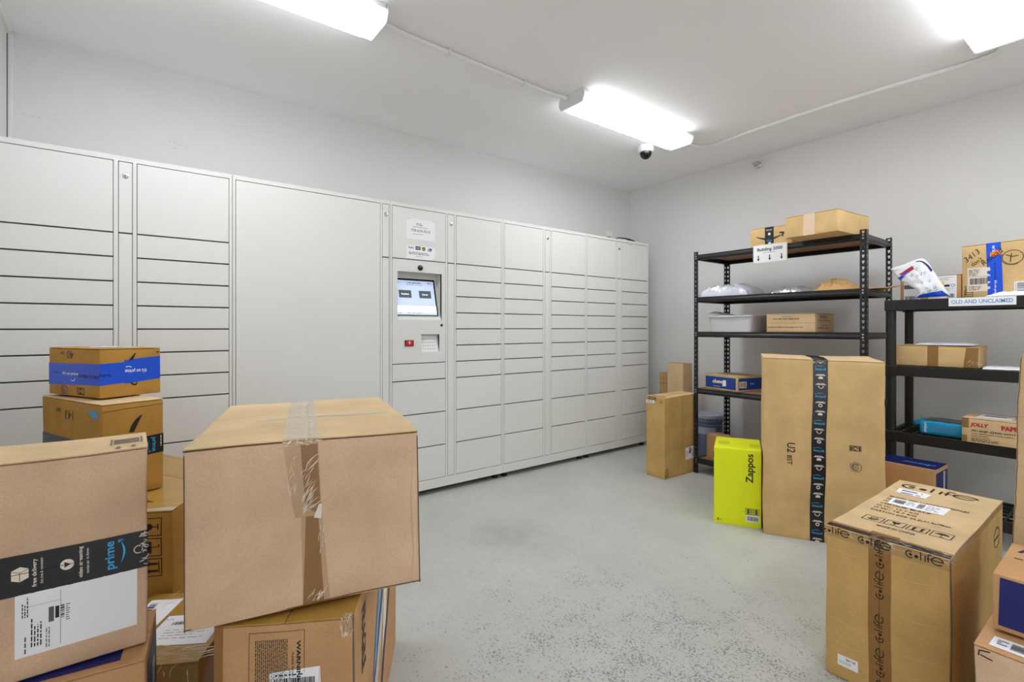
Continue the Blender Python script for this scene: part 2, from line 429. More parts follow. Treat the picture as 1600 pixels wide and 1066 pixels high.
# ------------------------------------------------------------------ cartons
class Carton:
    def __init__(s, name, label, loc, rz, size, mat='b_tan', cat='box', rx=0, ry=0, seed=0, amp=.0016, corners=None, flap='x', r=.0035, cell=.035, topmat=None, bulge=0, gap=.0025, bottom=0, parted=True, group=None, flaps=True):
        s.o = thing(name, label, cat, loc, (rx, ry, rz), group); s.size = size; s.seed = seed; s.amp = amp; s.c = corners or {}; s.bulge = bulge
        w, d, h = size; s.arts = []
        t = .0038; mb = MB()
        hb = h-t if flaps else h
        mb.rbox((0,0,0), (w,d,hb-(.0012 if flaps else 0)), mat, r, cell, s.D); s.body = mb.build('carton_body', s.o, True)
        if flaps:
            tm = topmat or mat
            if flap == 'one': rs = [((0,0), (w,d))]
            elif flap == 'x': rs = [((0,0), (w/2-gap/2, d)), ((w/2+gap/2, 0), (w, d))]
            else: rs = [((0,0), (w, d/2-gap/2)), ((0, d/2+gap/2), (w, d))]
            for (a, b) in rs:
                f = MB().rbox((a[0]-.0004, a[1]-.0004, hb), (b[0]+.0004, b[1]+.0004, h), tm, .0018, cell, s.D)
                f.build('top_flap', s.o, True)
    def D(s, p):
        w, d, h = s.size; a, b, c = p[0]/w, p[1]/d, p[2]/h; q = Vector(p)
        for (i, j, k), off in s.c.items():
            f = (a if i else 1-a)*(b if j else 1-b)*(c if k else 1-c); q += Vector(off)*f
        if s.bulge:
            m = s.bulge; q += Vector((m*(2*a-1)*math.sin(PI*b)*math.sin(PI*c), m*(2*b-1)*math.sin(PI*a)*math.sin(PI*c), m*.5*(2*c-1)*math.sin(PI*a)*math.sin(PI*b) if c > .5 else 0))
        if s.amp:
            nv = noise.noise_vector(Vector((p[0]*4+s.seed*3.1, p[1]*4+1.7, p[2]*4+s.seed)))
            if c < .08: nv.z *= max(0, c)/.08
            q += nv*s.amp*2
        return q
    def face(s, f):
        w, d, h = s.size
        o, u, v, n = {'front': ((0,0,0),(1,0,0),(0,0,1),(0,-1,0)), 'right': ((w,0,0),(0,1,0),(0,0,1),(1,0,0)), 'left': ((0,d,0),(0,-1,0),(0,0,1),(-1,0,0)),
                      'back': ((w,d,0),(-1,0,0),(0,0,1),(0,1,0)), 'top': ((0,0,h),(1,0,0),(0,1,0),(0,0,1))}[f]
        o, u, v, n = map(Vector, (o, u, v, n))
        def mp(a, b, l):
            p = o+u*a+v*b
            return s.D(p)+n*(l+.0003)
        return mp
    def art(s, face, part=None, label=None, new=False):
        """art on a face; arts with the same part name on other faces share one mesh"""
        for (k, A) in s.arts[::-1]:
            if k == part and part and not new: A.mp = s.face(face); A.T = (0,0,0); return A
        A = Art(s.face(face)); s.arts.append((part, A)); A.lbl = label; return A
    def done(s):
        for k, A in s.arts:
            if not A.mb.f: continue
            o = A.mb.build(k, s.o)
            if A.lbl: o['label'] = A.lbl
        return s.o

# ------------------------------------------------------------------ room
XW, YW, ZC, YN, XR = -3.65, 4.48, 2.757, -.52, 2.3
struct(MB().box((XW-.1, YN-.1, -.1), (XR+.1, YW+.1, 0), 'floor').build('floor'))
struct(MB().box((XW-.1, YN-.1, ZC), (XR+.1, YW+.1, ZC+.1), 'ceil').build('ceiling'))
wl = MB().box((XW-.1, YN-.1, 0), (XW, YW+.1, ZC), 'wallp')
sc = Art(lambda u, v, l: (XW+l, u, v))
rnd = random.Random(5)
for (y0, z0, y1, z1, n) in ((.17, 2.337, .275, 2.318, 5), (-.466, 2.338, -.315, 2.332, 5), (.19, 2.30, .21, 2.295, 2)):
    for i in range(n):
        a = i/n; yy = y0+(y1-y0)*a; zz = z0+(z1-z0)*a+rnd.uniform(-.003, .003)
        sc.line([(yy, zz), (yy+.006, zz-.001+rnd.uniform(-.001, .001)), (yy+rnd.uniform(.01, .018), zz-.002)], .0022, 'scuff', True)
for k, m in enumerate(sc.mb.mats): pass
wl.add(sc.mb.v, sc.mb.f, 'scuff')
struct(wl.build('wall_left'))
struct(MB().box((XW-.1, YW, 0), (XR+.1, YW+.1, ZC), 'wallp').build('wall_back'))
struct(MB().box((XW-.1, YN-.1, 0), (.7, YN, ZC), 'wallp').box((2.1, YN-.1, 0), (XR+.1, YN, ZC), 'wallp').box((.7, YN-.1, 2.15), (2.1, YN, ZC), 'wallp').build('wall_near'))  # doorway opening added out of view to let fill light in
struct(MB().box((XR, YN-.1, 0), (XR+.1, YW+.1, ZC), 'wallp').build('wall_right'))
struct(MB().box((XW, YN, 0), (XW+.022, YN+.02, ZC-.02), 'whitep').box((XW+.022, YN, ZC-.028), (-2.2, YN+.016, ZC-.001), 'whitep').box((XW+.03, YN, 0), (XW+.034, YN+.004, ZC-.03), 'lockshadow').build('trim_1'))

# ------------------------------------------------------------------ ceiling lights, conduit, camera, sprinkler
def ceiling_light(x, y, label):
    """four foot wraparound fixture, long side along y; origin at its near end"""
    t = thing('ceiling_light', label, 'light', (x, y, ZC-.088), group=None)
    L = 1.235; w = .118
    b = MB().prism([(-.105, .061), (-.105, .086), (.105, .086), (.105, .061)], 'y', .01, L-.01, 'steelw'); b.build('housing', t)
    prof = [(-w+.006, .060), (-w, .040), (-w+.018, .006), (-w+.028, .001), (w-.028, .001), (w-.018, .006), (w, .040), (w-.006, .060)]
    dm = MB().prism(prof, 'y', .06, L-.06, 'lens'); k = dm.mi('lensside')
    for i in (0, 1, 5, 6, 7): dm.m[2+i] = k      # the prismatic flanks are dimmer than the flat bottom
    dm.build('diffuser', t)
    for a, c in ((.004, .0598), (L-.0598, L-.004)):
        MB().prism(prof, 'y', a, c, 'lensend').build('diffuser_end', t)['label'] = 'frosted end of the diffuser with a faint glow'
    ep = [(-w-.003, .042), (-w+.015, .003), (-w+.026, -.003), (w-.026, -.003), (w-.015, .003), (w+.003, .042), (w-.002, .064), (.106, .087), (-.106, .087), (-w+.002, .064)]
    for a in (0, L-.004): MB().prism(ep, 'y', a, a+.004, 'steelw').build('end_cap', t)
    return t
ceiling_light(-2.35, -.265, 'fluorescent ceiling light nearest the left wall corner, cut by the top edge')
ceiling_light(-2.35, 2.295, 'fluorescent ceiling light in the middle of the ceiling above the dome camera')
ceiling_light(-.487, 2.345, 'fluorescent ceiling light at the upper right corner over the shelves')
ceiling_light(1.35, 2.345, 'fluorescent ceiling light far right beyond the shelves')  # unseen lamp added to brighten the room
ceiling_light(1.35, -.1, 'fluorescent ceiling light at the near right of the room')  # another added lamp outside the view, for fill

def smooth_path(pts, n=6):
    out = []
    P = [pts[0]]+list(pts)+[pts[-1]]
    for i in range(1, len(P)-2):
        for k in range(n):
            t = k/n; out.append(tuple(.5*((2*P[i][j])+(-P[i-1][j]+P[i+1][j])*t+(2*P[i-1][j]-5*P[i][j]+4*P[i+1][j]-P[i+2][j])*t*t+(-P[i-1][j]+3*P[i][j]-3*P[i+1][j]+P[i+2][j])*t**3) for j in range(3)))
    out.append(tuple(pts[-1])); return out
zc = ZC-.0145
c1 = thing('ceiling_conduit', 'white cable conduit along the ceiling between the two left lights', 'conduit', (-2.4, 1, ZC), )
def conduit(t, pts, clips):
    o = Vector(t.location)
    MB().tube([Vector(p)-o for p in smooth_path(pts)], .0135, 'whitep', 14).build('pipe', t, True)
    for (x, y) in clips: MB().rbox((x-.020-o.x, y-.007-o.y, -.030), (x+.020-o.x, y+.007-o.y, -.0005), 'whitep', .002).build('clip', t)
conduit(c1, [(-2.35, .975, ZC-.03), (-2.37, 1.02, ZC-.02), (-2.392, 1.10, zc), (-2.40, 1.25, zc), (-2.415, 1.8, zc), (-2.42, 2.15, zc), (-2.40, 2.24, ZC-.02), (-2.38, 2.29, ZC-.03)], [(-2.405, 1.4), (-2.418, 1.95)])
c2 = thing('ceiling_conduit', 'white cable conduit along the ceiling beside the back wall between the middle and right lights', 'conduit', (-2.3, 3.8, ZC))
conduit(c2, [(-2.36, 3.535, ZC-.03), (-2.37, 3.68, ZC-.02), (-2.36, 3.80, zc), (-2.28, 3.865, zc), (-2.15, 3.862, zc), (-1.94, 3.84, zc), (-1.35, 3.815, zc), (-.75, 3.85, zc), (-.60, 3.855, zc), (-.53, 3.82, zc), (-.505, 3.72, ZC-.015), (-.50, 3.585, ZC-.03)], [(-1.7, 3.83), (-.86, 3.84)])

dc = thing('dome_camera', 'white domed security camera on the ceiling beside the middle light', 'camera', (-2.655, 3.48, ZC))
MB().lathe([(.068, 0), (.068, -.045), (.064, -.052), (.052, -.056)], 'whitep', n=32).build('housing', dc, True)
MB().lathe([(.050*math.cos(a), -.056-.055*math.sin(a)) for a in [i*PI/2/8 for i in range(8)]]+[(.001, -.111)], 'dark', n=24).build('dome', dc, True)['label'] = 'dark glass dome'
sp = thing('sprinkler_head', 'small metal sprinkler head on the back wall under the ceiling', 'sprinkler', (-2.187, YW, 2.676))
MB().lathe([(.032, -.001), (.034, -.006), (.028, -.012), (.014, -.014)], 'chrome', axis='y', n=24).build('escutcheon', sp, True)
MB().lathe([(.010, -.012), (.010, -.032), (.006, -.036), (.006, -.055)], 'chrome', axis='y', n=14).build('nozzle', sp, True)
MB().rbox((-.022, -.062, -.006), (.022, -.058, .018), 'chrome', .0015).build('deflector', sp)

pl = thing('wall_plate', 'white cover plate on the left wall just above the last locker', 'wall plate', (XW, 4.08, 2.14))
MB().rbox((.0005, 0, 0), (.008, .115, .125), 'whitep', .003).build('plate', pl)
MB().rbox((.008, .045, .03), (.012, .07, .095), 'whitep', .001).build('insert', pl)
ou = thing('wall_outlet', 'white electrical outlet low on the back wall beside the last locker', 'outlet', (-3.25, YW, .515))
MB().rbox((0, -.007, 0), (.075, -.0005, .118), 'whitep', .003).build('plate', ou)
for z in (.025, .068): MB().rbox((.02, -.009, z), (.055, -.007, z+.028), 'whitep', .001).box((.029, -.0095, z+.008), (.032, -.009, z+.02), 'black').box((.042, -.0095, z+.008), (.045, -.009, z+.02), 'black').build('socket', ou)

# ------------------------------------------------------------------ parcel lockers
XF = -3.18
ROW = [2.045, 1.682, 1.560, 1.437, 1.315, 1.195, 1.073, .952, .830, .590, .348, .108]
def slab(t, y0, y1, z0, z1, name='door'):
    g = .0025
    return MB().rbox((XF-.014, y0+g, z0+.0036), (XF+.0005, y1-g, z1-.0036), 'locker', .0016).build(name, t)
def lock(t, y, z, dark=False):
    MB().lathe([(.013, XF+.0002), (.013, XF+.004), (.010, XF+.0055)], 'chrome' if not dark else 'black', (0, y, z), 20, 'x').box((XF+.0055, y-.0015, z-.006), (XF+.006, y+.0015, z+.006), 'inkgrey').build('lock', t, True)
def cabinet(t, L, R, cols, front=.020):
    """carcass, frame rails and stiles; cols = openings along y"""
    mb = MB().box((XW+.03, L+.0012, .045), (XF-front-.002, R-.0012, 2.068), 'locker').box((XF-front-.002, L+.004, .05), (XF-front+.0005, R-.004, 2.06), 'lockshadow')  # dark plate paints the shade seen through the door gaps
    ed = [L+.0012]+[v for c in cols for v in c]+[R-.0012]
    for i in range(0, len(ed), 2): mb.rbox((XF-.0202, ed[i], .040), (XF, ed[i+1], 2.07), 'locker', .0015)
    for a, b in cols:
        mb.rbox((XF-.0202, a-.001, .040), (XF, b+.001, ROW[-1]), 'locker', .0012); mb.rbox((XF-.0202, a-.001, ROW[0]), (XF, b+.001, 2.07), 'locker', .0012)
    mb.build('cabinet', t)
    for y in (L+.045, R-.045):
        MB().lathe([(.024, 0), (.026, .004), (.024, .014), (.012, .018)], 'rubber', (XF-.05, y, 0), 20).lathe([(.0075, .018), (.0075, .046)], 'chrome', (XF-.05, y, 0), 12).build('foot', t, True)
        MB().lathe([(.024, 0), (.024, .014), (.0075, .018), (.0075, .046)], 'rubber', (XW+.09, y, 0), 16).build('foot', t, True)
def narrow(t, a, b, dark=False):
    slab(t, a, b, ROW[1], ROW[0], 'lock_panel'); slab(t, a, b, ROW[-1], ROW[1], 'lock_panel'); lock(t, (a+b)/2, 1.972, dark)
def unit(L, R, label, dark=False):
    t = thing('parcel_locker', label, 'locker', (0, 0, 0)); t.location = (0, 0, 0)
    s = (R-L)/.948
    c = [(L+.013*s, L+.427*s), (L+.445*s, L+.503*s), (L+.519*s, L+.933*s)]
    cabinet(t, L, R, c); narrow(t, *c[1], dark)
    for a, b in (c[0], c[2]):
        for z1, z0 in zip(ROW[:-1], ROW[1:]): slab(t, a, b, z0, z1)
    return t
unit(-.508, .445, 'white parcel locker cabinet at the left edge, behind the stack of two taped boxes')
t = thing('parcel_locker', 'white parcel locker with one huge plain door left of the touch screen', 'locker')
cabinet(t, .445, 1.392, [(.46, 1.322), (1.334, 1.384)]); narrow(t, 1.334, 1.384); slab(t, .46, 1.322, ROW[-1], ROW[0])
# kiosk unit
L, R = 1.392, 2.349
t = thing('parcel_locker', 'white parcel locker with touch screen, keypad and taped notices', 'locker')
c = [(1.405, 1.825), (1.840, 1.899), (1.913, 2.333)]
cabinet(t, L, R, c, .10); narrow(t, *c[1])
for z1, z0 in zip(ROW[:-1], ROW[1:]): slab(t, *c[2], z0, z1)
slab(t, *c[0], ROW[1], ROW[0])
for z1, z0 in zip(ROW[7:-1], ROW[8:]): slab(t, *c[0], z0, z1)
y0, y1 = 1.4075, 1.8225; z0, z1 = ROW[7]+.0025, ROW[1]-.0025
sy0, sy1, sz0, sz1 = 1.445, 1.790, 1.258, 1.595; ky0, ky1, kz0, kz1 = 1.627, 1.771, 1.027, 1.157
kp = MB()
for a, b in (((y0, z0), (sy0, z1)), ((sy1, z0), (y1, z1)), ((sy0, sz1), (sy1, z1)), ((sy0, kz1), (sy1, sz0)), ((sy0, kz0), (ky0, kz1)), ((ky1, kz0), (sy1, kz1)), ((sy0, z0), (sy1, kz0))):
    kp.box((XF-.0195, a[0], a[1]), (XF+.0005, b[0], b[1]), 'locker')
# recess walls of the screen niche (upright back at top, sill sloping out at the foot)
D1 = .085
kp.add([(XF, sy0, sz1), (XF, sy1, sz1), (XF-D1, sy1, sz1), (XF-D1, sy0, sz1)], [(0, 1, 2, 3)], 'locker')
kp.add([(XF-D1, sy0, sz1), (XF-D1, sy1, sz1), (XF-D1+.002, sy1, sz1-.03), (XF-D1+.002, sy0, sz1-.03), (XF-.012, sy1, sz0+.03), (XF-.012, sy0, sz0+.03), (XF, sy1, sz0), (XF, sy0, sz0)], [(0, 1, 2, 3), (3, 2, 4, 5), (5, 4, 6, 7)], 'locker')
for y, s in ((sy0, 1), (sy1, -1)):
    kp.add([(XF, y, sz1), (XF-D1, y, sz1), (XF-D1+.002, y, sz1-.03), (XF-.012, y, sz0+.03), (XF, y, sz0)], [(0, 1, 2, 3, 4)], 'locker')
kp.add([(XF, ky0, kz1), (XF, ky1, kz1), (XF-.035, ky1, kz1-.005), (XF-.035, ky0, kz1-.005), (XF, ky1, kz0), (XF, ky0, kz0)], [(0, 1, 2, 3), (3, 2, 4, 5), (0, 3, 5), (1, 4, 2)], 'locker')
kp.build('kiosk_panel', t)
# screen lying on the sloped plane
A0 = Vector((XF-.012+.001, sy0, sz0+.03)); A1 = Vector((XF-D1+.003, sy0, sz1-.03)); up = (A1-A0); hgt = up.length; up.normalize(); nrm = Vector((up.z, 0, -up.x))
def smap(u, v, l): return A0+Vector((0, u, 0))+up*v+nrm*(l+.002)
SW = sy1-sy0
a = Art(smap); a.lift = .004; a.rect(.0005, -.0, SW-.022, hgt-.012, 'dark'); so = a.mb.build('screen_bezel', t)
a = Art(smap); a.lift = .005
a.rect(.001, .006, SW-.034, hgt-.026, 'screen'); a.lift = .0055
x1 = SW-.034; h1 = hgt-.026
a.rect(.001, .018+.02*h1, x1, .07, 'screenw'); 
a.text('ParcelPending', x1*.52, h1-.018, .10, .014, 'dark', .02); a.line([(x1*.52-.064, h1-.026), (x1*.52-.056, h1-.018), (x1*.52-.064, h1-.010)], .002, 'dark')
a.poly([(.004, h1-.02), (.014, h1-.02), (.009, h1-.008)], 'dark'); a.greek(.018, h1-.02, .06, h1-.012, 1, 'screenb', 4); a.greek(x1-.05, h1-.022, x1-.006, h1-.008, 2, 'screenb', 5)
a.greek(x1*.3, h1-.036, x1*.75, h1-.03, 1, 'screenb', 6)
a.rect(.03, h1*.50, .03+.095, h1*.50+.056, 'screenb'); a.rect(x1-.125, h1*.50, x1-.03, h1*.50+.056, 'screenb')
a.lift = .006
a.text('Resident', .0775, h1*.50+.028, .058, .013, 'screenw', .015); a.text('Carrier', x1-.0775, h1*.50+.028, .048, .012, 'screenw', .015)
a.frame(.008, .016, .014, .022, .0008, 'screenb'); a.greek(.02, .012, .045, .026, 2, 'screenb', 7); a.greek(.08, .014, x1-.06, .022, 1, 'screenb', 8)
a.mb.build('touch_screen', t)
MB().lathe([(.020, XF), (.020, XF+.005), (.015, XF+.012), (.004, XF+.014)], 'dark', (0, 1.618, 1.628), 24, 'x').build('webcam', t, True)
MB().lathe([(.010, XF), (.010, XF+.003), (.003, XF+.005)], 'dark', (0, 1.790, 1.222), 18, 'x').build('sensor_eye', t, True)
rd = MB().rbox((XF, 1.498, 1.073), (XF+.006, 1.566, 1.117), 'dark', .002).rbox((XF+.0055, 1.503, 1.077), (XF+.0075, 1.561, 1.113), 'scarlet', .001)
ra = Art(lambda u, v, l: (XF+.0078+l, u, v)); ra.ring(1.532, 1.098, .008, .003, 'white', 30, 150); ra.disk(1.532, 1.095, .005, 'white'); rd.add(ra.mb.v, ra.mb.f, 'white'); rd.build('card_reader', t)
kb = Vector((XF-.0345, ky0, kz1-.007)); kd = Vector((XF-.001, ky0, kz0))-kb; kl = kd.length; kd.normalize(); kn = Vector((-kd.z, 0, kd.x))
a = Art(lambda u, v, l: kb+Vector((0, u, 0))+kd*v+kn*l)
a.lift = .002; a.rect(.006, .012, .13, kl-.004, 'paper')
for r_ in range(4):
    for c_ in range(6):
        a.lift = .004; cx, cy = .022+c_*.018, .028+r_*.025; a.rect(cx-.007, cy-.008, cx+.007, cy+.008, 'steelw'); a.lift = .0045; a.ring(cx, cy, .0042, .0014, 'inkgrey', 20, 300)
a.mb.build('keypad', t)
def wallart(x): return lambda u, v, l: (x+l, u, v)
# notices taped to the door above the screen: sheets of their own
nt_ = Art(wallart(XF+.001)); nt_.rect(1.508, 1.825, 1.736, 1.972, 'paper'); nt_.lift = .0009
nt_.greek(1.588, 1.925, 1.648, 1.945, 2, 'inkgrey', 3); nt_.greek(1.56, 1.912, 1.70, 1.918, 1, 'inkgrey', 5); nt_.text('770-519-7213', 1.620, 1.890, .148, .018, 'black', .012); nt_.greek(1.56, 1.862, 1.68, 1.868, 1, 'inkgrey', 8)
nt_.lift = .0012
for y in (1.50, 1.71): nt_.rect(y, 1.966, y+.045, 1.975, 'glint')
tag(nt_.mb.build('paper_notice'), 'white paper notice with a phone number taped above the touch screen', 'notice')
nt_ = Art(wallart(XF+.001)); nt_.poly([(1.510, 1.688), (1.700, 1.688), (1.736, 1.708), (1.736, 1.782), (1.510, 1.782)], 'paper'); nt_.lift = .0009
nt_.text('FedEx', 1.547, 1.767, .042, .012, 'black', .02); nt_.rect(1.580, 1.755, 1.619, 1.779, 'blacktape'); nt_.lift = .0012; nt_.text('amazon', 1.5995, 1.767, .028, .007, 'white', .01); nt_.lift = .0009
nt_.poly([(1.632, 1.775), (1.645, 1.778), (1.658, 1.775), (1.658, 1.760), (1.645, 1.750), (1.632, 1.760)], 'raw'); nt_.lift = .0012; nt_.text('ups', 1.645, 1.764, .018, .008, 'yellow', .02); nt_.lift = .0009
nt_.poly([(1.676, 1.753), (1.704, 1.753), (1.711, 1.772), (1.683, 1.772)], 'navy'); nt_.lift = .0012; nt_.poly([(1.682, 1.757), (1.700, 1.762), (1.684, 1.766)], 'white'); nt_.lift = .0009
nt_.greek(1.53, 1.718, 1.715, 1.738, 2, 'inkgrey', 11); nt_.greek(1.585, 1.704, 1.65, 1.709, 1, 'inkgrey', 12)
tag(nt_.mb.build('paper_notice'), 'white paper notice with a row of four carrier logos, its corner folded', 'notice')
unit(2.349, 3.300, 'white parcel locker cabinet between the screen cabinet and the last one, with a dark lock')
unit(3.300, 4.212, 'white parcel locker cabinet at the right end of the row in the room corner')
# loose cable on top of the last cabinet
cb = MB().tube(smooth_path([(-3.23, 3.60, 2.075), (-3.22, 3.66, 2.082), (-3.235, 3.72, 2.076), (-3.26, 3.76, 2.076), (-3.20, 3.78, 2.086), (-3.19, 3.90, 2.088), (-3.20, 4.02, 2.076), (-3.25, 4.06, 2.076)], 8), .005, 'rubber').tube(smooth_path([(-3.26, 3.78, 2.077), (-3.20, 3.84, 2.080), (-3.183, 3.93, 2.076), (-3.21, 4.00, 2.077)], 8), .004, 'rubber').tube(smooth_path([(-3.22, 3.80, 2.076), (-3.178, 3.86, 2.072), (-3.174, 3.89, 2.045), (-3.174, 3.94, 2.030), (-3.174, 3.99, 2.045), (-3.178, 4.02, 2.072), (-3.24, 4.05, 2.076)], 8), .0028, 'whitep')
tag(cb.build('loose_cable', smooth=True), 'loose black and white cable lying on top of the last locker', 'cable')

# ------------------------------------------------------------------ black steel rack
def flange(mb, o, u, n, w, H, holes=True):
    """punched strip: origin o, width along u, height along z, thickness along n"""
    o, u, n = map(Vector, (o, u, n)); th = .0018; pitch = .038; N = int(H/pitch); p = H/N
    Z = Vector((0, 0, 1))
    key = [(-.0045, -.009), (.0045, -.009), (.0050, -.002), (.0085, .003), (.0075, .009), (0, .0115), (-.0075, .009), (-.0085, .003), (-.0050, -.002)]
    for i in range(N):
        z0 = i*p; c = w/2
        for l, sgn in ((0, -1), (th, 1)):
            out = [(0, z0), (c, z0), (w, z0), (w, z0+p*.35), (w, z0+p), (c, z0+p), (0, z0+p), (0, z0+p*.6), (0, z0+p*.35)]
            inn = [(c+key[0][0], z0+p/2+key[0][1]), ((c), z0+p/2-.009), (c+key[1][0], z0+p/2+key[1][1]), (c+key[2][0], z0+p/2+key[2][1]), (c+key[4][0], z0+p/2+key[4][1]), (c, z0+p/2+.0115), (c+key[6][0], z0+p/2+key[6][1]), (c+key[7][0], z0+p/2+key[7][1]), (c+key[8][0], z0+p/2+key[8][1])]
            vs = [o+u*a+Z*b+n*l for a, b in out+inn]; k = len(out)
            fs = [(j, (j+1)%k, k+(j+1)%k, k+j) for j in range(k)]
            mb.add(vs, fs, 'blackm')
        vs = [o+u*a+Z*b+n*l for l in (0, th) for a, b in inn]; k = len(inn)
        mb.add(vs, [(j, (j+1)%k, k+(j+1)%k, k+j) for j in range(k)], 'blackm')
    for a in (0, w):
        mb.add([o+u*a, o+u*a+n*th, o+u*a+n*th+Z*H, o+u*a+Z*H], [(0, 1, 2, 3)], 'blackm')
    mb.add([o+Z*H, o+u*w+Z*H, o+u*w+n*th+Z*H, o+n*th+Z*H], [(0, 1, 2, 3)], 'blackm')
RX0, RX1, RY0, RY1 = -2.335, -1.118, 3.70, 4.205
SH = [1.808, 1.457, 1.171, .703, .125]
rk = thing('steel_shelving_rack', 'black steel boltless shelving rack with five shelves and punched posts', 'shelf', (RX0, RY0, 0))
w_, d_ = RX1-RX0, RY1-RY0
for sx in (0, 1):
    for sy in (0, 1):
        mb = MB(); x = w_*sx; y = d_*sy; ux = 1 if sx == 0 else -1; uy = 1 if sy == 0 else -1
        flange(mb, (x, y, 0), (ux, 0, 0), (0, uy, 0), .037, 1.832)
        flange(mb, (x, y, 0), (0, uy, 0), (ux, 0, 0), .037, 1.832)
        p = mb.build('post', rk)
        for z in SH:
            for dz in (-.013, -.032):
                MB().lathe([(.0062, -.0005), (.0055, -.0035), (.002, -.0045)] if sy == 0 else [(.0062, .0005), (.0055, .0035), (.002, .0045)], 'chrome', (x+ux*.0185, y, z+dz), 12, 'y').build('rivet', p, True)
for z in SH:
    s_ = MB()
    bp = [(.0025, -.003), (.030, -.003), (.030, -.001), (.004, 0), (.0, -.004), (.0, -.014), (-.006, -.020), (-.008, -.028), (-.005, -.036), (.002, -.044), (.028, -.044), (.028, -.041)]
    bp = [(.030, -.012), (.030, -.001), (.006, 0), (.001, -.004), (.001, -.015), (-.004, -.021), (-.005, -.030), (-.002, -.038), (.004, -.044), (.024, -.044), (.024, -.036), (.008, -.036), (.006, -.014)]
    def beam(poly, axis, a, b, off, s):
        n = len(poly); vs = []
        for tt in (a, b):
            for q, zz in poly:
                vs.append((tt, off+s*(q+.003), z+zz) if axis == 'x' else (off+s*(q+.003), tt, z+zz))
        s_.add(vs, [list(range(n)), list(range(n, 2*n))[::-1]]+[(i, n+i, n+(i+1)%n, (i+1)%n) for i in range(n)], 'blackm')
    beam(bp, 'x', .003, w_-.003, .002, 1); beam(bp, 'x', .003, w_-.003, d_-.002, -1)
    beam(bp, 'y', .004, d_-.004, .002, 1); beam(bp, 'y', .004, d_-.004, w_-.002, -1)
    so = s_.build('shelf_frame', rk)
    MB().rbox((.008, .009, z-.0118), (w_-.008, d_-.009, z-.0015), 'chip', .001).build('shelf_board', rk)['label'] = 'brown particle board panel'
# hanging sign
sg = thing('shelf_sign', 'white Building 2000 sign in a clear sleeve hung on the top shelf edge', 'sign', (-1.836, RY0-.012, 1.680), (0, 0, 0))
MB().rbox((0, 0, 0), (.244, .003, .137), 'glint', .001).build('sleeve', sg)
a = Art(lambda u, v, l: (u, -l, v)); a.rect(.006, .006, .238, .131, 'paper'); a.lift = .001
a.text('Building 2000', .122, .098, .180, .030, 'black', .025); a.greek(.075, .073, .165, .079, 1, 'inkgrey', 2)
for x in (.04, .122, .205):
    a.rect(x-.0035, .03, x+.0035, .058, 'black'); a.poly([(x-.010, .034), (x, .017), (x+.010, .034)], 'black')
a.mb.build('sign_sheet', sg)
MB().lathe([(.010, -.003), (.010, .0), (.004, .001)], 'glint', (.122, 0, .139), 16, 'y').build('hook', sg)

# ------------------------------------------------------------------ black resin rack
PX0, PX1, PY0, PY1 = -1.020, -.100, 3.70, 4.11
PZ = [1.372, .972, .568, .165]
pr = thing('resin_shelving_rack', 'black plastic shelving rack with four slatted shelves at the right', 'shelf', (PX0, PY0, 0))
pw, pd = PX1-PX0, PY1-PY0
for z in PZ:
    mb = MB(); T0 = .062
    mb.rbox((0, 0, z-T0), (pw, .022, z), 'resin', .003); mb.rbox((0, pd-.022, z-T0), (pw, pd, z), 'resin', .003)
    mb.rbox((0, .02, z-T0), (.022, pd-.02, z), 'resin', .003); mb.rbox((pw-.022, .02, z-T0), (pw, pd-.02, z), 'resin', .003)
    n = 14
    for i in range(1, n): mb.box((pw*i/n-.005, .02, z-.016), (pw*i/n+.005, pd-.02, z-.003), 'resin')
    for j in range(1, 5): mb.box((.02, pd*j/5-.006, z-.018), (pw-.02, pd*j/5+.006, z-.004), 'resin')
    for cx in (-.004, pw-.056):
        for cy in (-.004, pd-.056): mb.rbox((cx, cy, z-T0-.004), (cx+.06, cy+.06, z+.001), 'resin', .006)
    mb.build('slatted_shelf', pr)
lv = [0]+[z for z in PZ[::-1]]
for cx in (.026, pw-.026):
    for cy in (.026, pd-.026):
        mb = MB()
        zs = [0.0]+PZ[::-1]
        for i in range(4):
            a0 = zs[i]; b0 = zs[i+1]-.064
            mb.lathe([(.0235, a0+.0), (.0235, b0)], 'resin', (cx, cy, 0), 20)
        mb.build('post', pr, True)
os_ = MB().rbox((0, 0, 0), (.273, .0016, .046), 'paper', .0005); a = Art(lambda u, v, l: (u, -l, v)); a.text('OLD AND UNCLAIMED', .1365, .024, .25, .022, 'skyt', .018)
os_.add(a.mb.v, a.mb.f, 'skyt'); o = os_.build('shelf_label'); o.location = (-.719, PY0-.0022, 1.325)
tag(o, 'white OLD AND UNCLAIMED strip on the front edge of the plastic rack', 'sign')

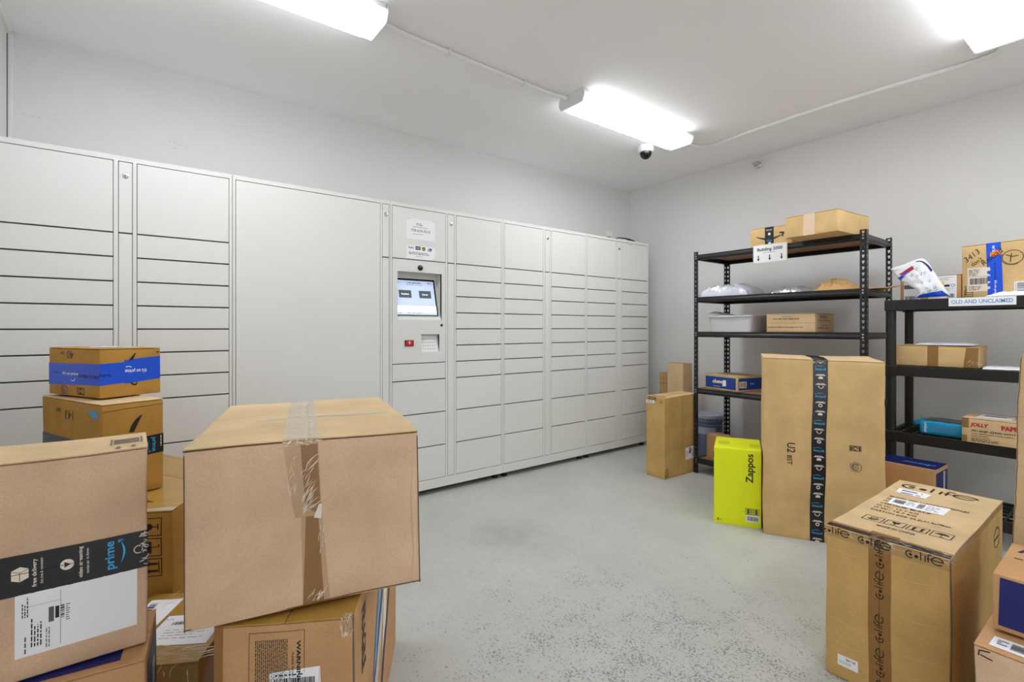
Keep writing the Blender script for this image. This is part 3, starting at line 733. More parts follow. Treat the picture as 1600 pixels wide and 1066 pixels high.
# ------------------------------------------------------------------ soft parcels
def pouch(name, label, loc, rot, size, mat, seed=0, wr=.006, n=30, pw_=3.0, cat='mailer', flat=.25, parts=(), edge=None, group=None):
    """pillow-like plastic or paper mailer with a wrinkled skin; origin under its centre"""
    t = thing(name, label, cat, loc, rot, group); w, d, h = size
    def P(u, v, top):
        e = (1-abs(u)**pw_)*(1-abs(v)**pw_); e = max(e, 0)**.5
        q = Vector((u*w*17+seed*5.3, v*d*17, seed*1.9))
        nz = noise.noise(q)*1.0+noise.noise(q*2.7)*.6+abs(noise.noise(q*1.6))*.8
        x = u*w/2*(1+.04*noise.noise(Vector((v*3, seed, 1)))); y = v*d/2*(1+.05*noise.noise(Vector((u*3, seed, 7))))
        if top: z = h*(flat+(1-flat)*e)*(.85+.3*noise.noise(Vector((u*1.6+seed, v*1.6, 0))))*(e*.97+.03)+nz*wr*min(1, e*1.8) + .002
        else: z = .0012+.002*e
        if edge and not top: z += 0
        if edge: z += edge(u, v)
        return Vector((x, y, max(z, .0008)))
    mb = MB(); vs = []; fs = []
    for top in (0, 1):
        for j in range(n+1):
            for i in range(n+1): vs.append(P(-1+2*i/n, -1+2*j/n, top))
    K = (n+1)*(n+1)
    for j in range(n):
        for i in range(n):
            a = j*(n+1)+i; fs.append((a, a+n+1, a+n+2, a+1)); fs.append((K+a, K+a+1, K+a+n+2, K+a+n+1))
    for i in range(n):
        for a, b in ((i, i+1), (n*(n+1)+i+1, n*(n+1)+i), ((i+1)*(n+1), i*(n+1)), (i*(n+1)+n, (i+1)*(n+1)+n)): fs.append((a, b, K+b, K+a))
    mb.add(vs, fs, mat); mb.build('wrapper', t, True)
    def mp(u, v, l): return P(u, v, 1)+Vector((0, 0, l+.0016))
    return t, mp
def pouch_label(t, mp, rects):
    for k, (u0, v0, u1, v1, paper) in enumerate(rects):
        a = Art(mp); a.rect(u0, v0, u1, v1, paper, .08); a.lift += .0006
        w, h = u1-u0, v1-v0
        for i in range(9):
            x = u0+w*(.12+.085*i); a.rect(x, v0+h*.2, x+w*.035, v0+h*.6, 'black', .06)
        a.rect(u0+w*.12, v0+h*.7, u0+w*.7, v0+h*.76, 'inkgrey', .06)
        a.mb.build('shipping_label', t)
t, mp = pouch('poly_mailer', 'bulky pale grey poly mailer at the left end of the second shelf', (-2.115, 3.905, SH[1]), (0, 0, 2), (.40, .34, .088), 'poly', 3, .016, pw_=10, flat=.75)
pouch_label(t, mp, [(-.7, -.95, -.2, -.4, 'paper'), (.05, -.9, .45, -.5, 'paper')])
# label on the front of the mailer, facing out
t, mp = pouch('poly_mailer', 'flat crumpled silver poly mailer in the middle of the second shelf', (-1.635, 3.90, SH[1]), (0, 0, -4), (.235, .26, .045), 'silver', 11, .012, pw_=6)
t, mp = pouch('paper_mailer', 'crumpled brown paper package heaped on the second shelf', (-1.365, 3.93, SH[1]), (0, 0, 6), (.25, .30, .085), 'kraft', 17, .024, pw_=2.4, flat=.1)
t, mp = pouch('paper_envelope', 'flat brown paper envelope with curled corner by the right post', (-1.130, 3.95, SH[1]), (0, 0, -4), (.175, .30, .008), 'kraft', 23, .002, pw_=8,
              edge=lambda u, v: .035*max(0, u*.6+v*.5-.2)**1.2)
# grey tote
tt = thing('plastic_tote', 'shallow grey plastic tote on the third shelf', 'tote', (-2.262, 3.765, SH[2]))
def tub(mb, w, d, h, tp, th, mat):
    def ring(x0, y0, x1, y1, z, r, n=5):
        out = []
        for cx, cy, a in ((x1-r, y0+r, -90), (x1-r, y1-r, 0), (x0+r, y1-r, 90), (x0+r, y0+r, 180)):
            for i in range(n+1): q = math.radians(a+90*i/n); out.append((cx+r*math.cos(q), cy+r*math.sin(q), z))
        return out
    R_ = [ring(tp, tp, w-tp, d-tp, 0, .03), ring(tp*.6, tp*.6, w-tp*.6, d-tp*.6, h*.5, .03), ring(.006, .006, w-.006, d-.006, h-.012, .03), ring(-.008, -.008, w+.008, d+.008, h-.012, .034), ring(-.009, -.009, w+.009, d+.009, h-.001, .034), ring(-.004, -.004, w+.004, d+.004, h, .033),
          ring(th+.006, th+.006, w-th-.006, d-th-.006, h-.004, .028), ring(tp+th, tp+th, w-tp-th, d-tp-th, th, .027)]
    n = len(R_[0]); vs = [p for r in R_ for p in r]; fs = []
    for k in range(len(R_)-1):
        for i in range(n): fs.append((k*n+i, k*n+(i+1)%n, (k+1)*n+(i+1)%n, (k+1)*n+i))
    fs.append(list(range(n))[::-1]); fs.append([(len(R_)-1)*n+i for i in range(n)])
    mb.add(vs, fs, mat)
mb = MB(); tub(mb, .375, .36, .132, .022, .004, 'tote'); mb.build('tub', tt, True)
mb = MB().rbox((.10, -.014, .118), (.26, -.006, .128), 'tote', .002); mb.build('handle_lip', tt)
t, mp = pouch('poly_mailer', 'white poly mailer sticking up out of the grey tote', (-2.165, 3.92, 1.290), (0, 13, 8), (.27, .20, .03), 'polyw', 31, .007, pw_=5)
t, mp = pouch('poly_mailer', 'white flat poly mailer lying on the taped box of the plastic rack', (-.765, 3.895, PZ[1]+.127), (0, 0, 3), (.27, .22, .012), 'polyw', 37, .003, pw_=6)
t, mp = pouch('poly_mailer', 'small white flat mailer lying right of the taped box on the plastic rack', (-.515, 3.83, PZ[1]+.001), (0, 0, 8), (.16, .20, .012), 'polyw', 41, .003, pw_=6)
t, mp = pouch('poly_mailer', 'white flat mailer on the plastic rack top in front of the marked carton', (-.46, 3.755, PZ[0]+.001), (0, 0, -12), (.22, .08, .022), 'polyw', 43, .004, pw_=4)

# big white and blue bubble mailer folded over the carton behind it
def ribbon_mailer():
    t = thing('bubble_mailer', 'white bubble mailer with blue and red print slumped over the top shelf edge', 'mailer', (-.98, 3.80, 1.372))
    U = [(-1.015, 1.574), (-.944, 1.595), (-.862, 1.621), (-.824, 1.588), (-.796, 1.527), (-.763, 1.456), (-.728, 1.388)]
    Lw = [(-.975, 1.507), (-.944, 1.480), (-.918, 1.462), (-.892, 1.444), (-.872, 1.426), (-.866, 1.404), (-.885, 1.382)]
    def cur(P, s):
        k = s*(len(P)-1); i = min(int(k), len(P)-2); f = k-i
        p0 = P[max(i-1, 0)]; p1 = P[i]; p2 = P[i+1]; p3 = P[min(i+2, len(P)-1)]
        return tuple(.5*(2*p1[j]+(-p0[j]+p2[j])*f+(2*p0[j]-5*p1[j]+4*p2[j]-p3[j])*f*f+(-p0[j]+3*p1[j]-3*p2[j]+p3[j])*f**3) for j in (0, 1))
    def P(s, v, side):
        a = cur(U, s); b = cur(Lw, s); v2 = (v+1)/2
        x = a[0]*v2+b[0]*(1-v2); z = a[1]*v2+b[1]*(1-v2)
        e = max(0, (1-abs(v)**3)*(1-abs(2*s-1)**8))**.5
        y = 3.785-.02*math.sin(s*PI)+side*(.018*e+.001)+noise.noise(Vector((s*7, v*3, 4.2+side*.3)))*.007*e
        y += .045*(s*(1.0)-.2)*(v2-.5)
        return Vector((x+.98, y-3.80, max(z-1.372, .002)))
    n, m = 40, 16; vs = []; fs = []
    for side in (-1, 1):
        for j in range(m+1):
            for i in range(n+1): vs.append(P(i/n, -1+2*j/m, side))
    K = (n+1)*(m+1)
    for j in range(m):
        for i in range(n):
            a = j*(n+1)+i; fs += [(a, a+1, a+n+2, a+n+1), (K+a, K+a+n+1, K+a+n+2, K+a+1)]
    mb = MB().add(vs, fs, 'polyw')
    for j in range(m): a = j*(n+1); fs2 = [(a, a+n+1, K+a+n+1, K+a)]; mb.f += fs2; mb.m += [0]; a += n; mb.f += [(a, K+a, K+a+n+1, a+n+1)]; mb.m += [0]
    mb.build('wrapper', t, True)
    a = Art(lambda s, v, l: P(s, v, -1)+Vector((0, -(l+.001), 0)))
    a.quad([(.02, -.9), (.10, -.95), (.30, .45), (.24, .35)], 'blue', 10); a.quad([(.10, -.1), (.16, -.3), (.32, .2), (.27, .5)], 'red', 8)
    a.quad([(.30, .75), (.30, .82), (.62, .98), (.62, .80)], 'navy', 8); a.quad([(.88, -.9), (.985, -.95), (.985, .95), (.90, .75)], 'blue', 10)
    a.lift += .0004
    for (s, v) in ((.2, -.35), (.36, .2), (.45, -.2), (.55, .35), (.62, -.3), (.7, .3), (.78, -.2), (.82, .4), (.5, .1), (.33, -.3)):
        a.line([(s-.02, v), (s, v-.08), (s+.025, v)], .012, 'navy'); a.rect(s-.02, v+.08, s+.02, v+.12, 'skyt')
    for k in range(3): a.ring(.86, -.6+k*.5, .018, .008, 'navy', 0, 360, .12)
    a.mb.build('printing', t)
    return t
ribbon_mailer()

# turquoise wrapped pack
tp = thing('turquoise_pack', 'turquoise plastic wrapped pack on the third shelf of the plastic rack', 'package', (-.86, 3.74, PZ[2]))
def tpd(p):
    q = Vector(p); nv = noise.noise_vector(q*18+Vector((3, 1, 4))); return q+nv*.005*(1 if p[2] > .01 else .2)
MB().rbox((0, 0, .001), (.192, .17, .082), 'teal', .014, .02, tpd).build('wrapper', tp, True)
a = Art(lambda u, v, l: tpd(Vector((u, v, .082)))+Vector((0, 0, l+.002)))
a.rect(.02, .016, .18, .16, 'darkfilm', .02)
a.mp = lambda u, v, l: tpd(Vector((u, 0, v)))+Vector((0, -l-.0015, 0))
a.text('pampers', .030, .044, .055, .014, 'white', .01, rot=90); a.greek(.06, .02, .175, .055, 4, 'skyt', 9)
a.mb.build('printing', tp)
mb = MB()
prof = []
for i in range(9):
    s = i/8; prof.append((-.045+.05*s, .012+.03*s))
vs = []; fs = []; n = 16
for i, (x, r) in enumerate(prof):
    for k in range(n):
        q = 2*PI*k/n; rr = r*(1+.22*math.sin(q*5+i)); vs.append((x, .075+rr*math.cos(q), .052+rr*.8*math.sin(q)))
for i in range(8):
    for k in range(n): fs.append((i*n+k, (i+1)*n+k, (i+1)*n+(k+1)%n, i*n+(k+1)%n))
fs.append(list(range(n)))
mb.add(vs, fs, 'teal'); mb.add([(x+.002, y, z+.018) for x, y, z in vs[5*n:8*n]], [(k, n+k, n+k+1, k+1) for k in range(3, 6)], 'green'); mb.build('gathered_end', tp, True)

# pail
pa = thing('plastic_pail', 'blue-grey plastic pail with lid on the floor beside the steel rack', 'pail', (-2.53, 4.25, 0)); pa.scale = (.86, .86, 1.13)
MB().lathe([(.118, 0), (.122, .004), (.134, .20), (.138, .27), (.146, .272), (.146, .28), (.139, .283), (.140, .30), (.148, .302), (.148, .311), (.141, .314), (.142, .345)], 'pail', n=40).build('body', pa, True)
MB().lathe([(.1435, .330), (.152, .332), (.153, .356), (.147, .362), (.139, .360), (.136, .350), (.02, .349)], 'paill', n=40).build('lid', pa, True)
mb = MB()
for i in range(36):
    q = 2*PI*i/36; cx, cy = .1475*math.cos(q), .1475*math.sin(q); mb.box((cx-.002, cy-.002, .312), (cx+.002, cy+.002, .332), 'paill')
mb.build('lid_ribs', pa)
mb = MB()
for k in range(20):
    q0, q1 = math.radians(-150+k*6), math.radians(-150+(k+1)*6)
    mb.add([(.1375*math.cos(q0), .1375*math.sin(q0), .205), (.1375*math.cos(q1), .1375*math.sin(q1), .205), (.1395*math.cos(q1), .1395*math.sin(q1), .262), (.1395*math.cos(q0), .1395*math.sin(q0), .262)], [(0, 1, 2, 3)], 'paill')
mb.build('label_band', pa)

# ------------------------------------------------------------------ the boxes
def wrinkle_glints(a, pts, seed, n, L, w=.0012, ang=60, spread=25):
    r = random.Random(seed)
    for _ in range(n):
        x, y = r.uniform(pts[0], pts[2]), r.uniform(pts[1], pts[3]); q = math.radians(ang+r.uniform(-spread, spread)); l = r.uniform(.3, 1)*L
        b = r.uniform(-.2, .2)*l
        w_q = w*.8*r.uniform(.6, 1.5)
        a.line([(x+math.cos(q)*l*t-math.sin(q)*b*math.sin(PI*t), y+math.sin(q)*l*t+math.cos(q)*b*math.sin(PI*t)) for t in [i/7 for i in range(8)]], w_q, 'glint', True)  # glints along creased tape, painted as pale lines

# 1 big plain box in the middle foreground
c = Carton('cardboard_box', 'largest plain brown cardboard box with clear tape, perched on the printed warning box', (-1.214, .083, .575), 75.2, (.487, .661, .373), 'bx_pink', rx=-.8, ry=-.9, seed=1, amp=.003, topmat='b_light', flap='x', corners={(0,1,1): (.004, .0, .004)}, bulge=.004)
for tr in ('front',):
    a = c.art('front', 'tape', 'clear wrinkled packing tape')
    a.quad([(.214, .20), (.270, .20), (.264, .373), (.189, .373)], 'clear', 10)
    a.quad([(.226, .002), (.283, .002), (.270, .20), (.226, .20)], 'clear', 8); a.lift += .0003
    a.quad([(.226, .002), (.270, .002), (.262, .20), (.236, .20)], 'browntape', 8); a.quad([(.236, .22), (.268, .20), (.262, .36), (.226, .36)], 'browntape', 6); a.lift += .0004
    wrinkle_glints(a, (.225, .20, .245, .31), 3, 34, .045, .0014, 50, 22); wrinkle_glints(a, (.20, .24, .215, .33), 4, 14, .03, .001, 80, 30)
    wrinkle_glints(a, (.19, .362, .262, .368), 5, 26, .012, .0022, 20, 40); wrinkle_glints(a, (.235, .006, .265, .02), 6, 16, .025, .0016, 45, 25); wrinkle_glints(a, (.26, .10, .275, .18), 7, 10, .03, .001, 95, 12)
    a.quad([(.252, .196), (.268, .192), (.270, .224), (.264, .226)], 'glint', 4)
    e = c.art('front', 'board_edge', 'dark cut edges of the flaps'); e.lift = .0003
    e.line([(.0, .3675), (.10, .3685), (.188, .3690)], .0030, 'raw'); e.line([(.264, .3690), (.38, .3685), (.486, .3680)], .0025, 'raw'); e.line([(.0, .004), (.22, .003), (.34, .005), (.487, .004)], .0022, 'raw'); e.line([(.4845, .0), (.4855, .36)], .0022, 'raw'); e.line([(.002, .0), (.0015, .36)], .002, 'raw')
    a = c.art('top', 'tape'); a.lift = .0008
    a.rect(.189, 0, .264, .661, 'clearw'); a.quad([(.11, .285), (.46, .275), (.46, .315), (.11, .325)], 'clearw', 6); a.lift += .0005
    wrinkle_glints(a, (.19, .0, .262, .03), 8, 30, .02, .003, 5, 25); wrinkle_glints(a, (.225, .1, .24, .55), 9, 22, .09, .0022, 88, 10); wrinkle_glints(a, (.12, .295, .32, .315), 10, 22, .11, .0030, 0, 6)
    wrinkle_glints(a, (.20, .10, .25, .6), 12, 14, .05, .0014, 60, 50)
    a = c.art('front', 'surface_creases', 'diagonal board creases drawn as painted highlights'); a.lift = .0004
    a.line([(.022+(.44-.022)*t, .012+(.36-.012)*t+.006*math.sin(t*9)) for t in [i/24 for i in range(25)]], .0022, 'crease', True)
    a.line([(.32+.14*t, .215+.15*t-.01*math.sin(PI*t)) for t in [i/12 for i in range(13)]], .002, 'crease', True)
    a.line([(.33+.13*t, .02+.05*t*t) for t in [i/10 for i in range(11)]], .002, 'crease', True)
    a.line([(.335, .12), (.337, .20), (.335, .26)], .0016, 'crease', True); a.line([(.02, .012), (.06, .018), (.10, .030), (.14, .028)], .003, 'crease', True)
    a.line([(.03, .335), (.05, .337), (.07, .325)], .003, 'crease', True)
    a.line([(.465, .002), (.472, .08), (.468, .2), (.474, .33)], .003, 'crease', True)
c.done()

# 2 warning box below it
c = Carton('cardboard_box', 'brown cardboard box printed with a framed WARNING text, under the largest box', (-1.216, .137, 0), 59.3, (.285, .824, .566), 'bx_warm', seed=2, amp=.002, topmat='wrapgold', flap='x')
a = c.art('front', 'printing'); a.frame(.070, .20, .184, .547, .0009, 'black')
a.text('WARNING- WARNING', .172, .425, .20, .0085, 'black', .03, rot=-90); a.text('PLEASE READ BELOW BEFORE', .160, .44, .12, .0045, 'black', .01, rot=-90); a.text('USING THIS', .154, .44, .05, .0042, 'black', .01, rot=-90)
a.at(.082, .53, -90); a.greek(0, 0, .20, .068, 17, 'black', 6, .42); a.at(0, 0)
a = c.art('front', 'barcode_label', 'white barcode label'); a.quad([(.116, .36), (.220, .355), (.216, .466), (.112, .459)], 'paper', 6); a.lift += .0004; a.bars(.122, .38, .205, .445, 'black', 5, 34); a.greek(.124, .449, .205, .455, 1, 'black', 4); a.rect(.214, .37, .2146, .462, 'red')
a = c.art('front', 'tape'); a.rect(0, 0, .018, .570, 'browntape'); a.lift += .0004
wrinkle_glints(a, (.262, .52, .280, .565), 21, 34, .02, .0016, 75, 35); a.quad([(.264, .535), (.284, .53), (.285, .574), (.262, .574)], 'clear', 5)
a = c.art('right', 'tape'); a.lift = .0006
a.quad([(.10, .02), (.26, .02), (.64, .574), (.50, .574)], 'glint', 12); a.rect(.0, .0, .012, .57, 'blacktape', .03, .0015)
wrinkle_glints(a, (.3, .1, .6, .5), 33, 14, .12, .003, 60, 18)
a = c.art('right', 'printed_stripes', 'blue and white bands of printing'); a.lift = .0012
a.quad([(.16, .10), (.20, .10), (.62, .574), (.56, .574)], 'navy', 12); a.quad([(.36, .02), (.40, .02), (.74, .50), (.72, .52)], 'navy', 12); a.quad([(.26, .24), (.30, .22), (.40, .42), (.36, .46)], 'skyt', 8)
a.quad([(.44, .20), (.52, .26), (.56, .50), (.48, .46)], 'cream', 8); a.text('FRAGILE', .12, .45, .15, .05, 'black', .02, rot=-90)
c.done()

# 3 near left box with prime tape
c = Carton('cardboard_box', 'large cardboard box with black tape band and white shipping label at the left edge', (-1.366, -.395, .50), 90, (.42, .187, .438), 'bx_pink', seed=3, amp=.0018, topmat='b_light', flap='one', r=.006)
a = c.art('front', 'tape', 'black printed delivery tape'); a.rect(0, .171, .42, .252, 'blacktape', .02); a.lift += .0004
a.line([(0, .214), (.2, .2135), (.42, .2125)], .0012, 'black')
a.prime(.363, .213, .060, 90)
a.disk(.286, .214, .011, 'cream'); a.lift += .0002; a.poly([(.282, .208), (.282, .220), (.292, .214)], 'blacktape'); a.lift -= .0002
a.text('video streaming', .308, .213, .065, .0085, 'cream', .015, rot=90); a.text('movies and tv shows', .318, .213, .052, .005, 'cream', .005, rot=90)
a.text('free delivery', .238, .211, .056, .0090, 'cream', .015, rot=90); a.text('fast, free & convenient', .248, .213, .052, .005, 'cream', .005, rot=90)
a.poly([(.204, .203), (.216, .198), (.229, .204), (.229, .222), (.217, .228), (.204, .222)], 'cream'); a.lift += .0002; a.line([(.204, .221), (.216, .216), (.229, .221)], .001, 'blacktape'); a.line([(.216, .216), (.216, .199)], .001, 'blacktape'); a.lift -= .0002
wrinkle_glints(a, (.404, .175, .416, .248), 41, 22, .014, .0022, 20, 60)
a.ring(.404, .213, .008, .002, 'glint', 60, 300)
a = c.art('right', 'tape'); a.lift = .0006; a.rect(0, .171, .10, .252, 'blacktape', .02)
a = c.art('front', 'shipping_label', 'white shipping label'); a.rect(.209, .048, .401, .1715, 'paper'); a.lift += .0004
a.at(.215, .05, 90); a.greek(.075, -.014, .115, -.003, 3, 'black', 3, .45); a.rect(.005, -.0615, .115, -.0608, 'inkgrey'); a.rect(.095, -.062, .0955, -.008, 'inkgrey')
a.greek(.014, -.034, .080, -.016, 4, 'black', 5, .45); a.greek(.006, -.046, .05, -.038, 2, 'inkgrey', 6, .4); a.greek(.004, -.012, .05, -.006, 1, 'inkgrey', 16, .4); a.at(0, 0)
a.rect(.258, .105, .266, .135, 'inkgrey'); a.rect(.268, .110, .274, .134, 'black'); a.bars(.2765, .108, .282, .134, 'black', 3, 14, True); a.greek(.284, .10, .291, .135, 8, 'inkgrey', 2, .4)
a = c.art('top', 'printing'); a.rect(.352, .06, .356, .13, 'inkgrey'); a.rect(.408, .06, .412, .13, 'inkgrey')
for k in range(7): a.rect(.358, .064+k*.009, .406, .068+k*.009, 'inkgrey')
a.line([(.345, .040), (.415, .040)], .0015, 'inkgrey')
for x in (.368, .395): a.rect(x-.003, .020, x+.003, .036, 'inkgrey'); a.poly([(x-.008, .022), (x, .008), (x+.008, .022)], 'inkgrey')
a = c.art('right', 'torn_edge', 'ragged dark torn corner'); a.lift = .0005
r = random.Random(4); pts = [(.002+r.uniform(0, .003), .01+.42*i/40) for i in range(41)]; a.line(pts, .002, 'raw')
c.done()

# 4 blue topped box under it
c = Carton('cardboard_box', 'brown cardboard box with navy blue printed side, beneath the black-banded box at the left', (-1.36, -.398, 0), 83, (.42, .22, .497), 'bx_warm', seed=4, flap='y')
a = c.art('top', 'printing'); a.rect(.02, .02, .375, .20, 'navy', .03)
a = c.art('right', 'printing'); a.lift = .0006; a.rect(.035, .02, .20, .47, 'navy', .03); a.lift += .0004
a.rect(.12, .12, .16, .42, 'paper'); a.lift += .0004; a.greek(.123, .13, .157, .41, 26, 'black', 4, .5)
c.done()

# 5, 6 stacked pair behind
c = Carton('cardboard_box', 'small brown box banded with bright blue tape, topmost of the left stack', (-2.48, -.104, .927), 117.3, (.22, .384, .192), 'b_amber', seed=5, amp=.002, flap='x', cell=.03)
a = c.art('left', 'tape', 'bright blue packing tape'); a.quad([(0, .040), (.384, .048), (.384, .131), (0, .128)], 'blue', 10); a.lift += .0004
a.text("It's on prime", .17, .088, .125, .016, 'white', .02, shear=.2); a.text("and now it's here.", .31, .083, .15, .016, 'navy', .02); a.ring(.19, .082, .022, .003, 'white', 230, 330); a.line([(.02, .094), (.07, .09), (.10, .087)], .004, 'navy', True)
a = c.art('front', 'tape'); a.lift = .0006; a.quad([(0, .048), (.10, .054), (.10, .136), (0, .131)], 'blue', 5); a.quad([(.085, .050), (.218, .062), (.218, .157), (.083, .144)], 'blue', 6); a.lift += .0004
a.text("here.", .02, .088, .04, .014, 'navy', .02); a.text("it's on prime", .125, .100, .078, .020, 'white', .02, rot=180); a.ring(.098, .104, .014, .003, 'white', 40, 130)
a = c.art('left', 'printing'); a.text('40', .172, .165, .05, .034, 'black', .0, rot=180); a.text('ZBA', .112, .170, .034, .012, 'black', .0, rot=180)
a.ring(.12, .022, .024, .004, 'inkgrey', 0, 360, .016); a.greek(.105, .012, .137, .03, 3, 'inkgrey', 3); a.frame(.22, .008, .276, .034, .003, 'black'); a.ring(.248, .021, .011, .004, 'black', 0, 300, .008)
a = c.art('front', 'printing'); a.poly([(.094, .132), (.104, .150), (.120, .170), (.126, .172), (.119, .155), (.111, .138)], 'black'); a.poly([(.103, .058), (.106, .048), (.117, .040), (.126, .040), (.131, .048), (.127, .056), (.126, .046), (.116, .047)], 'black')
a.rect(.203, .172, .214, .176, 'black'); a.rect(.205, .166, .2065, .176, 'black')
a = c.art('top', 'shipping_label'); a.label(.06, .08, .19, .29, seed=7)
c.done()
c = Carton('cardboard_box', 'brown box numbered 143 with black printed tape, directly under the blue taped box', (-2.32, -.09, .570), 112, (.198, .568, .350), 'b_amber', seed=6, amp=.002, flap='x', topmat='b_light', corners={(1,0,1): (0, 0, .003)})
a = c.art('left', 'printing'); a.text('143', .277+.0, .29, .075, .036, 'black', .0, rot=180); a = c.art('left', 'printing', new=True); a.text('ZRD', .175, .303, .05, .014, 'black', 0, rot=180)
a = c.art('left', 'ink_stain', 'light blue stain'); a.poly([(.43, .318), (.50, .325), (.54, .315), (.535, .300), (.50, .300), (.51, .285), (.49, .300), (.47, .312)], 'sky')
a = c.art('front', 'printing', new=True); a.poly([(.082, .238), (.090, .262), (.104, .283), (.122, .297), (.126, .296), (.116, .276), (.105, .252), (.098, .236)], 'black')
a.line([(0, .322), (.07, .326), (.198, .330)], .002, 'raw')
a = c.art('left', 'tape', 'black printed tape'); a.quad([(0, .125), (.568, .125), (.568, .200), (0, .195)], 'blacktape', 10); a.lift += .0004; a.prime(.03, .16, .05, 90)
a.greek(.08, .13, .5, .185, 3, 'inkgrey', 4, .3)
a = c.art('front', 'tape'); a.lift = .0006; a.quad([(0, .140), (.198, .140), (.198, .214), (0, .208)], 'blacktape', 6); a.lift += .0004; a.prime(.158, .176, .055, -90); a.at(.19, .206, -90); a.greek(0, -.004, .06, .002, 1, 'white', 3); a.at(0,0)
c.done()

# 7 - 9 lower left taped boxes
c = Carton('cardboard_box', 'long amber cardboard box on the floor supporting the 143 box', (-2.98, -.325, 0), 27, (.965, .42, .568), 'wrapgold', seed=7, flap='y')
c.done()
c = Carton('cardboard_box', 'amber box printed with handling icons seen through the gap left of the largest box', (-2.075, -.122, 0), 64, (.25, .10, .600), 'b_amber', seed=8, topmat='wrapgold', flap='y')
a = c.art('front', 'printing'); a.icons(.190, .55, .058, ['glass', 'rain', 'up'], 'black', rot=90, vert=True)
a = c.art('top', 'tape'); a.quad([(0, 0), (.25, 0), (.25, .03), (0, .03)], 'clearw', 5)  # tape strip with its edge highlight painted in
c.done()
c = Carton('cardboard_box', 'cardboard box wrapped all over in shiny tape with white labels, low in the left gap', (-1.659, -.129, 0), 60, (.30, .36, .34), 'wrapgold', seed=9, amp=.003, flap='y')
a = c.art('top', 'shipping_label', 'white shipping labels'); a.rect(.12, .075, .285, .22, 'paper'); a.rect(.02, .16, .11, .32, 'paper'); a.lift += .0004; a.bars(.15, .17, .27, .185, 'black', 4, 40); a.greek(.15, .10, .27, .15, 4, 'inkgrey', 4, .15); a.text('1/1', .132, .20, .018, .008, 'black', .0); a.bars(.03, .19, .05, .30, 'black', 9, 20, True)
a = c.art('top', 'tape', 'shiny wrinkled clear tape'); a.lift = .0010; wrinkle_glints(a, (.0, .0, .30, .07), 51, 50, .08, .0028, 5, 12); wrinkle_glints(a, (.0, .23, .3, .36), 52, 16, .12, .003, 30, 40); a.quad([(0, .0), (.3, 0), (.3, .07), (0, .07)], 'clear', 6)
a = c.art('front', 'tape'); a.lift = .001; wrinkle_glints(a, (.0, .25, .30, .33), 53, 26, .05, .0026, 85, 25); a.quad([(.0, .1), (.3, .1), (.3, .34), (0, .34)], 'clear', 6); wrinkle_glints(a, (.0, .05, .30, .3), 54, 12, .1, .002, 5, 20)
c.done()

# 10 luggage carton
def coo(a, cx, cy, w, rot, mat='black'):
    """round letter-play wordmark Coolife"""
    T = a.T; q = T[2]; x, y = T[0]+cx*math.cos(q)-cy*math.sin(q), T[1]+cx*math.sin(q)+cy*math.cos(q)
    a.T = (x, y, q+math.radians(rot)); l = w*.035
    a.ring(-w*.40, 0, w*.11, l, mat, 60, 310); a.disk(-w*.38, 0, w*.045, mat, 14); a.disk(-w*.22, -w*.02, w*.055, mat, 14)
    for dx, h in ((-.10, .26), (.02, .20), (.10, .24)): a.rect((dx-.016)*w, -w*.10, (dx+.016)*w, w*(h-.10), mat, 1)
    a.rect(w*.05, w*.0, w*.17, w*.03, mat, 1); a.line([(w*.10, w*.14), (w*.14, w*.17), (w*.19, w*.16)], l, mat)
    a.ring(w*.34, w*.01, w*.15, l, mat, 0, 320, w*.12); a.rect(w*.20, 0, w*.48, w*.03, mat, 1)
    a.T = T
c = Carton('cardboard_box', 'luggage carton with printed tape and printed top, in the right foreground', (-.702, 1.921, 0), 0, (.334, .822, .514), 'bx_gold', seed=10, amp=.0025, topmat='b_light', flap='one', r=.006)
a = c.art('front', 'tape', 'brown tape printed with a round wordmark'); a.rect(.128, 0, .190, .514, 'browntape'); a.lift += .0004
a.rect(.1585, 0, .1598, .50, 'raw')
for z in (.470, .368, .225, .115, .012): coo(a, .160, z, .088, 90)
wrinkle_glints(a, (.05, .500, .33, .508), 61, 30, .03, .002, 5, 30)
a.rect(0, .478, .334, .512, 'clear')
a.lift += .0003; coo(a, .03, .498, .085, 0); coo(a, .145, .497, .09, 0); coo(a, .275, .497, .09, 0)
a = c.art('top', 'tape'); a.lift = .0010; a.quad([(0, 0), (.334, 0), (.334, .045), (0, .050)], 'browntape', 16); a.lift += .0006; a.rect(.12, .02, .20, .060, 'browntape'); a.lift += .0006
for k in range(12): a.rect(.004+k*.0275, .004, .004+(k+1)*.0275, .028+.002*math.sin(k), 'blacktape', .01)
coo(a, .145, .012, .085, 0); coo(a, .285, .014, .085, 0)
a.lift += .0004; wrinkle_glints(a, (.10, .0, .33, .03), 62, 30, .03, .002, 0, 30)
a = c.art('front', 'barcode_label', 'small white label'); a.quad([(.038, .047), (.098, .046), (.097, .084), (.038, .083)], 'paper', 4); a.lift += .0004; a.text('871-1902', .076, .074, .028, .008, 'black', .02, rot=180); a.greek(.042, .055, .09, .066, 3, 'inkgrey', 7, .3)
for (x0, z0, x1, z1) in ((.205, .41, .33, .425), (.20, .285, .33, .30), (.0, .335, .12, .32), (.0, .20, .12, .19), (.21, .17, .33, .185), (.0, .43, .12, .44), (.0, .12, .12, .125)): a = c.art('front', 'surface_crease', new=True); a.lift = .0004; a.line([(x0+(x1-x0)*t, z0+(z1-z0)*t+.003*math.sin(7*t+x0*40)) for t in [i/8 for i in range(9)]], .002, 'crease', True)
a = c.art('top', 'printing'); a.lift = .0006; coo(a, .155, .742, .24, 0); a = c.art('top', 'printing', new=True)
